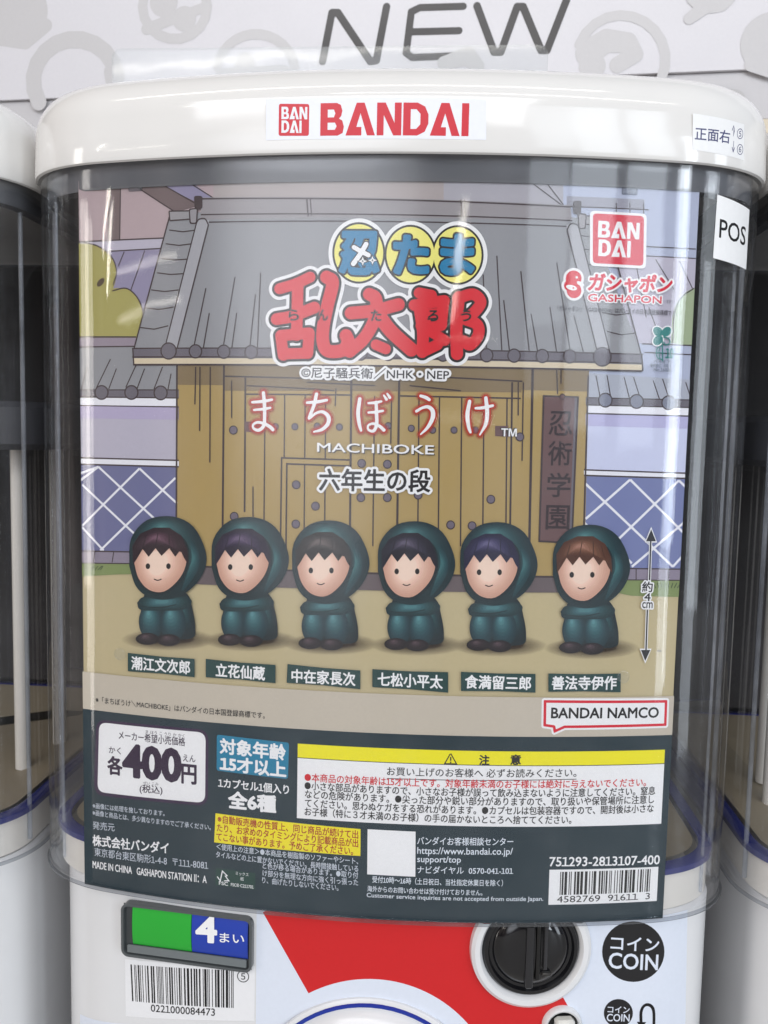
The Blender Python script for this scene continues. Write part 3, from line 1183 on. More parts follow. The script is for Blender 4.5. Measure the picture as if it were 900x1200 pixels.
# --- side walls, far buildings, trees
g = Sheet(POSTER, 1)
g.poly([(80, 150), (700, 150), (700, 262), (80, 262)], M(168, 160, 158), 0)
g.poly([(88, 150), (250, 150), (250, 232), (205, 300), (86, 300)], PINK, 1)
g.poly([(520, 150), (690, 150), (690, 262), (520, 250)], M(168, 166, 172), 1)
g.poly([(127, 200), (141, 200), (140, 283), (126, 284)], BROWN, 2)
g.line([(141.5, 218), (140.5, 283)], 1.3, LINE, 3)
g.poly([(158, 217), (190, 214), (252, 236), (206, 249)], BROWN, 2)
g.poly([(186, 215), (222, 212), (250, 232), (236, 240)], LAV_D, 3)
g.line([(160, 219), (206, 249)], 1.4, LINE, 4); g.line([(188, 215), (232, 240)], 1.4, LINE, 4); g.line([(220, 213), (250, 232)], 1.4, LINE, 4)
g.poly([(88, 283), (200, 279), (200, 400), (80, 400)], LAV_D, 3)
g.poly([(88, 284), (195, 279), (193, 292), (88, 297)], LAV, 4)
g.line([(88, 284), (196, 279)], 1.6, LINE, 5); g.line([(108, 296), (194, 291)], 1.4, LINE, 5)
for a, b in (((146, 295), (139, 312)), ((170, 294), (153, 342)), ((123, 296), (120, 300))):
    g.line([a, b], 1.3, LINE, 5)
g.curve([(92, 285), (112, 288), (131, 300), (137, 318), (132, 340), (120, 352), (90, 352)], OLIVE, 5)
g.curve([(88, 345), (112, 343), (134, 338), (152, 340), (166, 358), (167, 382), (158, 398), (88, 398)], OLIVE, 6)
g.line([(98, 284), (116, 289), (131, 301), (137, 318), (133, 334)], 1.6, LINE, 7, True)
g.line([(132, 341), (148, 338), (160, 347), (167, 362), (168, 380), (163, 398)], 1.6, LINE, 7, True)
g.ellipse((118.5, 331), 6, 3.2, M(88, 74, 56), 7, 16, -.9)
# right side, above and beside the roof
g.poly([(660, 150), (820, 150), (820, 470), (660, 470)], M(172, 178, 196), 1)
g.poly([(664, 230), (755, 234), (755, 246), (664, 242)], M(150, 150, 160), 2)
for x in (722, 738, 754): g.line([(x, 238), (x, 300)], 1.2, LINE, 3)
g.line([(640, 214), (660, 240)], 1.4, LINE, 4); g.line([(620, 212), (660, 242), (760, 246)], 1.4, LINE, 4)
g.line([(755, 289), (815, 292)], 1.3, LINE, 4); g.line([(755, 300), (815, 303)], 1.3, LINE, 4)
g.poly([(722, 300), (815, 303), (815, 404), (735, 402)], LAV, 3)
for a, b in (((746, 314), (757, 372)), ((768, 304), (790, 340)), ((796, 306), (812, 340)), ((760, 360), (775, 402))):
    g.line([a, b], 1.2, LINE, 4)
g.curve([(786, 402), (788, 370), (796, 350), (812, 338), (822, 345), (822, 402)], M(158, 170, 140), 5)
g.line([(788, 402), (790, 368), (798, 349), (813, 338)], 1.4, LINE, 6, True)
g.line([(752, 403), (815, 405)], 1.4, LINE, 6); g.line([(755, 413), (815, 416)], 1.4, LINE, 6)
# low wall roofs, left then right
g.poly([(80, 396), (165, 396), (165, 408), (80, 408)], M(150, 140, 150), 7)
g.line([(80, 395), (160, 395)], 1.6, LINE, 8); g.line([(80, 407), (158, 406)], 1.5, LINE, 8)
g.poly([(80, 408), (210, 406), (210, 462), (80, 460)], TILE, 7)
for a, b in (((130, 421), (113, 456)), ((137, 432), (128, 456)), ((160, 428), (148, 454)), ((170, 432), (161, 456)), ((191, 430), (181, 456)), ((201, 438), (197, 458)), ((103, 430), (96, 456))):
    g.line([a, b], 1.4, LINE, 8)
g.poly([(80, 457), (210, 457), (210, 466), (80, 465)], TILE_D, 8)
g.line([(80, 457), (210, 457)], 1.2, LINE, 9); g.line([(80, 465), (210, 466.5)], 1.4, LINE, 9)
g.poly([(80, 466), (210, 467), (210, 476), (80, 475)], LATW, 7)
g.poly([(80, 475), (210, 477), (210, 540), (80, 538)], LAV, 7)
g.poly([(80, 475), (210, 477), (210, 492), (80, 490)], M(176, 168, 192), 8)
g.line([(80, 475), (210, 477)], 1.3, LINE, 9)
g.poly([(80, 537), (210, 540), (210, 546), (80, 543)], LATW, 8)
g.line([(80, 536), (210, 539.5)], 1.7, LINE, 9); g.line([(80, 543.5), (210, 547)], 1.7, LINE, 9)
g.poly([(80, 544), (210, 547), (210, 648), (80, 646)], LATT, 7)
for a, b in (((80, 560), (116, 547)), ((80, 574), (116, 547)), ((116, 547), (206, 630)), ((97, 568), (176, 642)), ((164, 549), (97, 616)), ((206, 560), (118, 645)), ((164, 549), (208, 590)), ((208, 608), (170, 646)), ((97, 618), (122, 645))):
    g.line([a, b], 2.6, LATW, 8)
g.poly([(80, 645), (210, 647), (210, 660), (80, 659)], STONE, 8)
for x, in ((112,), (134,), (160,), (186,)): g.line([(x, 646), (x - 2, 659)], 1.2, LINE, 9)
g.line([(80, 645), (210, 647.5)], 1.6, LINE, 9); g.line([(80, 659.5), (210, 660.5)], 1.2, LINE, 9)
g.poly([(80, 659.5), (250, 661), (245, 668), (200, 672), (140, 673), (80, 676)], GRASS, 6)
for i in range(7): g.line([(99 + 3.2 * i, 668), (101 + 3.4 * i + (i % 3), 663)], 1, M(70, 84, 56), 8)
# right
g.poly([(684, 437), (820, 446), (820, 482), (684, 470)], M(168, 172, 182), 7)
for a, b in (((698, 440), (703, 466)), ((711, 440), (716, 470)), ((731, 442), (738, 470)), ((742, 442), (752, 474)), ((765, 446), (773, 470)), ((776, 444), (786, 475)), ((803, 448), (812, 476))):
    g.line([a, b], 1.3, LINE, 8)
g.poly([(686, 466), (820, 469), (820, 478), (686, 474)], TILE_D, 8)
g.line([(686, 466), (820, 469)], 1.2, LINE, 9); g.line([(686, 474.5), (820, 478)], 1.4, LINE, 9)
g.poly([(686, 474), (820, 478), (820, 488), (686, 484)], LATW, 7)
g.poly([(686, 484), (820, 488), (820, 556), (686, 551)], M(196, 200, 220), 7)
g.poly([(686, 484), (820, 488), (820, 503), (686, 499)], M(178, 176, 206), 8)
g.line([(686, 484.5), (820, 488)], 1.6, LINE, 9)
g.poly([(684, 551), (820, 556), (820, 561), (684, 556)], LATW, 8)
g.line([(684, 550.5), (820, 555)], 1.7, LINE, 9); g.line([(684, 557), (820, 561)], 1.7, LINE, 9)
g.poly([(684, 558), (820, 562), (820, 668), (684, 664)], M(122, 130, 168), 7)
for a, b in (((686, 567), (788, 664)), ((738, 562), (686, 608)), ((738, 562), (812, 636)), ((795, 563), (700, 655)), ((795, 563), (815, 582)), ((815, 600), (740, 664)), ((684, 612), (735, 664)), ((815, 634), (788, 664)), ((720, 640), (740, 660))):
    g.line([a, b], 2.8, LATW, 8)
g.poly([(684, 665), (820, 667), (820, 680), (684, 678)], STONE, 8)
for x in (745, 783, 806): g.line([(x, 666), (x, 679)], 1.2, LINE, 9)
g.line([(684, 665), (820, 667)], 1.5, LINE, 9); g.line([(684, 678.5), (820, 680)], 1.2, LINE, 9)
g.poly([(700, 679), (820, 680), (820, 700), (740, 698), (700, 690)], GRASS, 6)
for i in range(9): g.line([(768 + 3.6 * i, 689), (765 + 4.6 * i, 683)], 1, M(70, 84, 56), 8)
edge_clip(g).build('painted_walls', poster)
g = Sheet(POSTER, 10)
for cx_, cy_ in ((119.6, 460), (154.6, 460), (188.8, 460.5)):
    g.ellipse((cx_, cy_), 8.4, 8.8, LINE, 0, 24); g.ellipse((cx_, cy_), 6.9, 7.3, TILE_D, 1, 24)
edge_clip(g).build('painted_wall_tiles', poster)
g = Sheet(POSTER, 10)
for cx_, cy_ in ((709, 469), (745.5, 470.5), (783, 472)):
    g.ellipse((cx_, cy_), 8.6, 8.8, LINE, 0, 24); g.ellipse((cx_, cy_), 7.1, 7.3, M(128, 132, 146), 1, 24)
edge_clip(g).build('painted_wall_tiles', poster)

# --- gate: posts, lintel, plank doors
g = Sheet(POSTER, 9)
g.poly([(207, 424), (690, 430), (684, 684), (206, 672)], TAN, 0)
g.poly([(208, 424), (690, 430), (689, 459), (208, 451)], TAN_D, 1)
g.poly([(263, 428), (612, 432), (611, 460), (263, 458)], TAN_D, 2)
g.line([(208, 424), (207, 650)], 2.2, LINE, 3); g.line([(263, 428), (261, 655)], 2.4, LINE, 3)
g.line([(689, 440), (683, 650)], 2.0, LINE, 3); g.line([(624, 432), (620, 640)], 3.0, LINE, 3)
g.line([(264, 441), (345, 443), (412, 446)], 1.8, LINE, 3); g.line([(475, 440), (612, 447)], 1.8, LINE, 3)
g.line([(288, 441), (287, 600)], 2.2, LINE, 3); g.line([(288, 462), (411, 463)], 1.8, LINE, 3); g.line([(468, 464), (610, 467)], 1.8, LINE, 3)
for x in (311, 334, 358, 382): g.line([(x, 463), (x - 1.5, 640)], 1.6, LINE, 3)
g.line([(412, 434), (410, 660)], 2.6, LINE, 3); g.line([(468, 436), (465, 660)], 2.6, LINE, 3); g.line([(439, 464), (437, 640)], 1.6, LINE, 3)
for x in (491, 515, 541, 567, 594): g.line([(x, 466), (x - 1.5, 640)], 1.6, LINE, 3)
g.line([(600, 448), (597, 660)], 2.2, LINE, 3)
g.poly([(330, 536), (409, 538), (409, 545), (336, 543), (335, 640), (328, 640)], TAN, 4)
g.line([(329, 645), (330.5, 536.5), (410, 539)], 1.9, LINE, 5); g.line([(335.5, 645), (336.5, 543.5), (410, 546)], 1.9, LINE, 5)
for seg in (((230, 430), (229, 474)), ((235, 430), (234.5, 505)), ((247, 430), (246.5, 542)), ((272, 446), (272, 490)), ((394, 455), (393, 476)), ((652, 434), (653, 462)), ((657, 434), (657, 450)), ((607, 448), (607, 487)), ((613, 448), (611.5, 540)), ((459, 464), (458, 520)), ((297, 570), (297, 610)), ((382, 556), (381, 580)), ((290, 452), (370, 456), (392, 458)), ((360, 448), (440, 452)), ((480, 452), (540, 458))):
    g.line(list(seg), 1.5, LINE, 5)
for x, y in ((323, 500), (346, 500), (372, 499.5), (398, 500.5), (439, 499), (455, 499), (482, 502), (507, 504), (532, 504), (557, 504)):
    g.ellipse((x, y), 4.2, 4.4, LINE, 5, 18); g.ellipse((x, y), 3.1, 3.3, STUD, 6, 18)
for x, y in ((274, 504), (609, 512), (424, 543), (454, 544), (423, 583), (454, 583), (347.5, 568), (370, 593), (347, 614), (275, 605), (528, 615), (553, 616), (490, 580), (575, 585)):
    g.ellipse((x, y), 5.2, 5.4, LINE, 5, 18); g.ellipse((x, y), 4, 4.2, STUD, 6, 18)
g.poly([(287, 494), (309, 494), (309, 507), (287, 506)], SIGN, 4)
g.poly([(580, 499), (596, 499), (592, 505), (597, 512), (580, 511)], SIGN, 4)
g.poly([(225, 663), (690, 676), (690, 694), (225, 684)], M(108, 98, 100), 4)
g.line([(206, 662), (690, 676)], 2.2, LINE, 5)
edge_clip(g).build('painted_gate', poster)
g = Sheet(POSTER, 16)
g.poly([(635.8, 463), (678, 464.5), (670.5, 637), (630.5, 635)], LINE, 0)
g.poly([(637.8, 465), (675.5, 466.5), (668.6, 635), (632.6, 633)], SIGN, 1)
g.poly([(673, 466.5), (675.5, 466.5), (668.6, 635), (666.5, 635)], TILE_D, 2)
g.ellipse((658.5, 465), 3.6, 3.8, LINE, 2, 16); g.ellipse((658.5, 465), 2.4, 2.6, SIGN, 3, 16)
sg = edge_clip(g).build('painted_signboard', poster)
g = Sheet(POSTER, 19)
SI = M(62, 50, 54)
for ch, cx_, cy_ in (('忍', 656.5, 496), ('術', 655.5, 531), ('学', 654.3, 568), ('園', 653, 606)):
    g.text(ch, (cx_ - 13.5, cy_), (cx_ + 13.5, cy_ + .4), 28, SI, 0, .012)
g.build('lettering', sg)

# --- gate roof
g = Sheet(POSTER, 13)
g.poly([(200, 250), (690, 256), (752, 418), (751, 433), (157, 427), (156, 416)], TILE, 0)
# ridge beam
g.poly([(236, 232), (668, 241), (670, 260), (236, 258)], M(150, 146, 148), 1)
g.line([(236, 233.5), (668, 243)], 1.8, LINE, 2); g.line([(236, 252), (670, 259)], 1.6, LINE, 2); g.line([(236, 261), (670, 266)], 1.6, LINE, 2)
for x in (360, 540): g.line([(x, 234), (x + 1.5, 254)], 1.8, LINE, 2); g.line([(x + 4, 234), (x + 5.5, 254)], 1.4, LINE, 2)
for sgn, x0_, tag_ in ((1, 0, 'l'), (-1, 0, 'r')):
    mp = (lambda p: p) if sgn == 1 else (lambda p: (909 - p[0] - (p[1] - 250) * 0.004, p[1] + 6 + (p[1] - 250) * .004))
    P = lambda pts: [mp(p) for p in pts]
    g.line(P([(200, 252), (157, 412)]), 1.8, LINE, 2)
    for i, (a, b) in enumerate((((199, 270), (231, 270)), ((195, 286), (226, 286)), ((190, 303), (221, 304)), ((185, 320), (216, 321)), ((178, 340), (210, 340)), ((171, 361), (204, 360)), ((165, 384), (198, 382)))):
        g.line(P([a, ((a[0] + b[0]) / 2, a[1] + 2), b]), 1.4, LINE, 2)
    g.poly(P([(232, 258), (246, 258), (209, 410), (194, 410)]), M(164, 164, 168), 3)
    g.line(P([(231, 262), (194, 408)]), 1.5, LINE, 4); g.line(P([(245, 264), (208, 410)]), 1.7, LINE, 4)
    g.line(P([(231, 262), (234, 257.5), (241, 257), (245, 264)]), 1.6, LINE, 4, True)
    g.poly(P([(199, 248), (228, 247), (228, 258), (200, 259)]), M(152, 150, 152), 3)
    g.line(P([(199, 248), (228, 247.5)]), 1.5, LINE, 4); g.line(P([(200, 259), (228, 257)]), 1.5, LINE, 4); g.line(P([(199, 248), (200, 259)]), 1.5, LINE, 4)
    g.quad(*P([(222, 245), (233, 244), (232, 263), (223, 263)]), LINE, 5, 3) if sgn == 1 else g.quad(*P([(233, 244), (222, 245), (223, 263), (232, 263)]), LINE, 5, 3)
    g.quad(*P([(223.5, 246.5), (231.5, 245.5), (230.5, 261.5), (224.5, 261.5)]), M(150, 147, 150), 6, 2) if sgn == 1 else g.quad(*P([(231.5, 245.5), (223.5, 246.5), (224.5, 261.5), (230.5, 261.5)]), M(150, 147, 150), 6, 2)
    g.quad(*P([(228, 230), (238, 230), (238, 245), (229, 246)]), LINE, 3, 3) if sgn == 1 else g.quad(*P([(238, 230), (228, 230), (229, 246), (238, 245)]), LINE, 3, 3)
for a, b in (((242, 338), (228, 406)), ((246, 367), (239, 408)), ((276, 325), (262, 408)), ((278, 367), (272, 410)), ((300, 345), (293, 410)), ((306, 320), (302, 412)), ((320, 392), (318, 412)),
             ((566, 322), (570, 412)), ((582, 300), (588, 414)), ((590, 352), (597, 414)), ((610, 318), (620, 414)), ((622, 368), (630, 414)), ((652, 308), (668, 414)), ((644, 360), (652, 414)), ((672, 370), (684, 416))):
    g.line([a, b], 1.5, LINE, 2)
# eave
g.poly([(156, 408), (752, 415), (753, 428), (158, 421)], TILE_D, 3)
g.line([(156, 408.5), (753, 415.5)], 1.5, LINE, 4); g.line([(156, 418.5), (753, 426)], 1.5, LINE, 4)
g.poly([(157, 420), (752, 427.5), (751, 434), (158, 427)], CRM, 4)
g.line([(157, 427.5), (752, 435)], 2.0, LINE, 5); g.line([(751, 416), (752.5, 435)], 1.6, LINE, 5); g.line([(156.5, 408), (158, 428)], 1.6, LINE, 5)
edge_clip(g).build('painted_roof', poster)
g = Sheet(POSTER, 20)
for i, x in enumerate((198.6, 230, 263, 295, 327, 359, 391, 423, 455, 487, 519, 551, 570, 602, 635, 667, 705)):
    if x == 551:
        continue
    y = 411.5 + (x - 198) * .0135
    r = 9.6 if i == 0 else (11 if x == 705 else 8)
    g.ellipse((x, y), r, r * 1.06, LINE, 0, 26); g.ellipse((x, y), r - 1.5, r * 1.06 - 1.5, TILE_D, 1, 26)
g.build('painted_eave_tiles', poster)

# --- the title
YEL = M(236, 220, 128); CYAN = M(24, 128, 168); LRED = M(206, 38, 52); LBLK = M(40, 36, 36)
g = Sheet(POSTER, 22)
sc = POSTER.scale(440, 370)
egg = [((420.8, 297), 28.5, 33.5), ((481, 299), 28, 32.5), ((536, 299.5), 28, 32.5)]
boundE = []
for c, rx, ry in egg:
    pts = [g.h((c[0] + rx * math.cos(a), c[1] + ry * math.sin(a))) for a in np.linspace(0, 2 * math.pi, 41)]
    boundE += [(*pts[i], *pts[i + 1]) for i in range(40)]
Z = lambda pts, r: [(290 + a / 2.8125, 240 + b / 2.8125, r * 1.24) for a, b in pts]
GLY = [[Z([(208, 240), (160, 262), (108, 278)], 5.2), Z([(98, 378), (150, 368), (222, 340)], 5.6), Z([(168, 262), (166, 340), (164, 430)], 5.6),
        Z([(112, 432), (205, 424)], 5.4), Z([(112, 432), (120, 496)], 5.4), Z([(205, 424), (200, 490)], 5.4), Z([(120, 492), (200, 490)], 5.2),
        Z([(262, 240), (282, 258), (266, 330), (252, 400), (250, 450), (266, 482), (315, 480), (332, 452), (326, 432)], 6.2)],
       [Z([(342, 358), (420, 350), (498, 330)], 6.0), Z([(402, 296), (424, 312), (422, 372), (386, 440), (338, 484)], 6.0), Z([(438, 372), (476, 420), (540, 478)], 6.6),
        Z([(424, 462), (456, 476)], 5.0)],
       [Z([(566, 292), (606, 300)], 5.2), Z([(550, 332), (600, 324), (648, 318)], 5.4), Z([(646, 322), (638, 398)], 5.4), Z([(576, 362), (636, 356)], 4.4),
        Z([(572, 400), (640, 396)], 5.2), Z([(566, 334), (578, 420), (576, 486)], 5.6), Z([(576, 486), (626, 462)], 5.2), Z([(600, 416), (650, 448)], 5.0),
        Z([(696, 306), (688, 400), (690, 492)], 5.8), Z([(692, 310), (742, 296), (768, 322), (746, 356), (716, 378)], 5.4), Z([(716, 378), (756, 396), (760, 430), (734, 462), (712, 450)], 5.4)]]


def logo_layer(gi, m, layer, grow, st_=.6):
    g.strokes(GLY[gi], m, layer, grow=grow, step=st_, smooth=True)


ng = [boundary(g.fit('忍', (400, 297), (443, 297.4), 47, .0)), boundary(g.fit('た', (463, 299), (501, 299.4), 42)), boundary(g.fit('ま', (518, 299), (554, 299.4), 44))]
step = .6 * sc
g.strokes([p_ for q_ in GLY for p_ in q_], WHITE, 0, grow=6.8, step=.9)
for c, rx, ry in egg: g.ellipse(c, rx + 7, ry + 7, WHITE, 1, 48)
for k in range(3): logo_layer(k, LBLK, 2, 2.9)
for c, rx, ry in egg: g.ellipse(c, rx + 2.4, ry + 2.4, LBLK, 3, 48)
for c, rx, ry in egg: g.ellipse(c, rx, ry, YEL, 4, 48)
for k in range(3): logo_layer(k, LRED, 4, 0)
for b in ng:
    g.raw(sdf_polys(bound=b, level=4.6 * sc, step=step), LBLK, 5)
for b in ng:
    g.raw(sdf_polys(bound=b, level=2.5 * sc, step=step), CYAN, 6)
g.strokes([Z([(350, 196), (372, 166), (392, 132)], 2.3), Z([(352, 142), (376, 156), (400, 168)], 2.1)], LBLK, 7, grow=1.3)
g.strokes([Z([(350, 196), (372, 166), (392, 132)], 2.3), Z([(352, 142), (376, 156), (400, 168)], 2.1)], WHITE, 8)
for x, y in ((381, 188), (413, 185)):
    for k_, m_, l_ in ((9.5, LBLK, 9), (7, WHITE, 10), (2.2, LBLK, 11)):
        st_ = []
        for i in range(8):
            rr_ = (17 if i % 2 == 0 else 6.5) * k_ / 8.0
            st_.append((290 + (x + rr_ * math.sin(i * math.pi / 4)) / 2.8125, 240 + (y - rr_ * math.cos(i * math.pi / 4)) / 2.8125))
        g.poly(st_, m_, l_)
for ch, x, y in (('ら', 345, 369.5), ('ん', 379, 369.5), ('た', 441, 370), ('ろ', 507.5, 370.4), ('う', 546, 370.4)):
    g.text(ch, (x - 5.8, y), (x + 5.8, y + .2), 12.5, LBLK, 6, .03)
g.build('title_logo', poster)

g = Sheet(POSTER, 30)
g.text('©尼子騒兵衛／NHK・NEP', (354, 436.8), (526, 439.4), 12.5, M(52, 50, 52), 0, .012, halo=2.6, step=.8)
g.build('credit_line', poster)

# まちぼうけ written with a brush: (x, y, radius) in a 30 x 46 px cell
BR = {
    'ま': [[(-12, -12, 1.6), (0, -13, 2.0), (11, -15, 1.6)], [(-10, -3, 1.4), (1, -4, 1.8), (9, -5.5, 1.5)],
           [(1, -23, 2.2), (2.2, -10, 2.3), (2.4, 5, 2.2), (1.5, 15, 2.2), (-4, 20.5, 2.1), (-10, 19, 1.7), (-11, 14.5, 1.5), (-6, 11.5, 1.7), (2, 13, 2), (9, 17, 2.2), (12, 20, 2.2)]],
    'ち': [[(-12, -13, 1.7), (0, -14, 2.1), (11, -16, 1.7)],
           [(-1, -23, 2.2), (-4, -10, 2.2), (-9, 3, 2.0), (-9, 5, 1.6), (-1, -1, 1.6), (7, -2, 2.1), (13, 4, 2.6), (12, 12, 2.4), (5, 18.5, 2.0), (-4, 21, 1.2)]],
    'ぼ': [[(-14, -18, 2.2), (-16, -2, 2.5), (-14.5, 12, 2.2), (-12.5, 19, 1.6)], [(-4, -13, 1.4), (4, -13.5, 1.8), (11, -15, 1.5)], [(-4, -2, 1.4), (4, -2.5, 1.8), (13, -4, 1.5)],
           [(5, -14, 2.0), (5.5, 0, 2.2), (5.5, 12, 2.2), (2, 19.5, 2.0), (-4, 18, 1.5), (-4, 13, 1.4), (2, 11, 1.7), (9, 14, 2.0), (14, 18.5, 2.2)],
           [(14, -22, 1.2), (17, -17.5, 1.9)], [(18, -24, 1.2), (21, -19.5, 1.9)]],
    'う': [[(-5, -23, 1.8), (1, -21, 2.2), (5, -18.5, 2.0)], [(-10, -5, 1.8), (-3, -9, 1.7), (4, -10, 2.2), (9, -5, 2.7), (8.5, 4, 2.6), (3, 14, 2.0), (-5, 22, 1.0)]],
    'け': [[(-12, -18, 2.2), (-14.5, -2, 2.6), (-13, 12, 2.2), (-11, 18, 1.6)], [(-5, -10, 1.5), (3, -10.5, 2.0), (15, -13, 1.7)],
           [(7, -22, 2.2), (8.5, -6, 2.6), (7, 8, 2.3), (0, 21, 1.0)]]}
g = Sheet(POSTER, 22)
GL = [glow_mat('red_glow_ink_wide', 206, 66, 40, .22), glow_mat('red_glow_ink_mid', 204, 56, 34, .40), glow_mat('red_glow_ink_near', 200, 48, 30, .62)]
for ch, x, y in (('ま', 308.5, 483.5), ('ち', 372.5, 485), ('ぼ', 436, 485.5), ('う', 498, 487), ('け', 562, 488.5)):
    paths = [[(x + a, y + b, r * .92) for a, b, r in st_] for st_ in BR[ch]]
    for i, (gr, m) in enumerate(zip((4.6, 3.2, 1.8), GL)):
        g.strokes(paths, m, i, grow=gr, step=.8)
    g.strokes(paths, M(246, 244, 244), 4, step=.55)
g.text('™', (587, 506.5), (605, 507), 9, WHITE, 3, .02, halo=None)
g.text('™', (586.2, 506), (604.2, 506.5), 9, INK, 2, .05)
g.text('MACHIBOKE', (373.3, 525), (509.3, 528.2), 10.5, M(50, 46, 50), 3, .02)
g.text('MACHIBOKE', (372.3, 524), (508.3, 527.2), 10.5, WHITE, 4, .02)
g.text('六年生の段', (375, 561.8), (503.8, 563.6), 25.5, INK, 4, .022, halo=2.8)
g.build('subtitle', poster)

# --- maker marks top right
g = Sheet(POSTER, 22)
g.quad((690.6, 247.4), (757, 251.2), (756, 315.5), (690.4, 312), M(240, 236, 240), 0, 6)
PR = M(206, 52, 74)
g.quad((694, 250.6), (753.6, 254), (752.8, 312), (693.8, 308.8), PR, 1, 5)
brand_text(g, 'BAN', (700, 269), (748.4, 271.6), 19.5, M(240, 236, 240), 2)
brand_text(g, 'DAI', (700.4, 290.8), (738, 292.8), 19.5, M(240, 236, 240), 2)
g.build('maker_mark', poster)
g = Sheet(POSTER, 22)
g.strokes([[(671.5, 327, 9.5)], [(672, 341, 8.8)], [(666, 335, 6)]], WHITE, 0, grow=3, smooth=False)
g.strokes([[(671.5, 327, 9.5)], [(672, 341, 8.8)], [(666, 335, 6)]], M(206, 30, 52), 1, smooth=False)
g.ellipse((669, 337.5), 6.6, 3.0, WHITE, 2, 20, .25)
g.ellipse((679.5, 333), 5, 2.2, WHITE, 2, 14, .5)
g.ellipse((675, 325.5), 1.6, 1.6, WHITE, 2, 8); g.ellipse((671, 338), 1.1, 1.1, M(206, 30, 52), 3, 8)
g.text('ガシャポン', (690, 331), (786, 334), 20.5, M(206, 40, 66), 0, .035, halo=2.2, slant=.12)
g.text('GASHAPON', (688.6, 349), (774, 352), 8.4, M(206, 40, 66), 0, .03, halo=1.4)
g.text('TM', (779.5, 353.8), (787, 354.1), 4, M(120, 120, 130), 0)
g.text('「ガシャポン」「GASHAPON」はバンダイの日本国登録商標です。', (652.4, 361.5), (792.4, 367.5), 6.4, M(70, 66, 74), 1, .01)
g.build('toy_line_mark', poster)
g = Sheet(POSTER, 22)
GRN = M(56, 132, 128)
for dx, dy, rot in ((-5, -5, .8), (5, -5, -.8), (-5, 5, -.8)):
    g.ellipse((775 + dx, 394 + dy), 7.8, 6.4, WHITE, 0, 20, rot)
for dx, dy, rot in ((-5, -5, .8), (5, -5, -.8), (-5, 5, -.8)):
    g.ellipse((775 + dx, 394 + dy), 6.4, 5.0, GRN, 1, 20, rot)
g.line([(776, 395), (782, 397), (784, 402), (779, 404.5), (776.5, 401)], 1.6, GRN, 1, True)
g.line([(775, 396), (775.5, 424)], 1.4, GRN, 1)
g.line([(775, 405.5), (769.5, 408), (768, 414), (770, 420), (775, 421.5)], 1.3, GRN, 1, True); g.line([(768.5, 413.5), (778, 414)], 1.1, GRN, 1)
g.line([(772, 406.5), (771, 414), (772.5, 421)], 1, GRN, 1, True)
g.text('10', (779, 414), (788, 414.4), 11.5, GRN, 1, .03)
for tx, a, b, hh in (('バイオマス', (765, 423.6), (789, 424.4), 4.4), ('使用部位：印刷インキ', (761, 428.4), (791.6, 429.4), 4.4), ('No.160062', (765, 433.2), (788, 434), 4)):
    g.text(tx, a, b, hh, M(96, 104, 112), 1)
g.build('ink_mark', poster)

# --- six plain seated hooded dolls, all the same stand-in drawing
T1, T2, T3, T4 = M(30, 66, 72), M(42, 86, 90), M(56, 104, 106), M(78, 124, 124)
SK, SKS = M(226, 196, 178), M(204, 168, 150)
SHO = M(40, 26, 34)
DOLLS = [(196, 655, (62, 28, 48)), (292, 656, (50, 38, 76)), (386, 660, (56, 50, 46)), (486, 661, (36, 34, 60)), (582, 662, (46, 46, 92)), (690, 665, (126, 76, 48))]
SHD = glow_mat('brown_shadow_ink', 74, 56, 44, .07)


def mixc(a, b, t):
    return tuple(int(round((a[i] + (b[i] - a[i]) * t) / 2.0) * 2) for i in range(3))


def ell(c, rx, ry, n=22, rot=0.0):
    return [(c[0] + rx * math.cos(a) * math.cos(rot) - ry * math.sin(a) * math.sin(rot), c[1] + rx * math.cos(a) * math.sin(rot) + ry * math.sin(a) * math.cos(rot))
            for a in [2 * math.pi * i / n for i in range(n)]]


def blend(g, outer, focus, c0, c1, layer, n=8, shrink=.12):
    """printed tone: the outline repeated smaller towards a highlight, colour running from c0 to c1"""
    for i in range(n):
        t = i / (n - 1)
        k = 1 - t * (1 - shrink)
        pts = [(focus[0] + (p[0] - focus[0]) * k, focus[1] + (p[1] - focus[1]) * k) for p in outer]
        g.curve(pts, M(*mixc(c0, c1, t ** 1.3)), layer, 4)


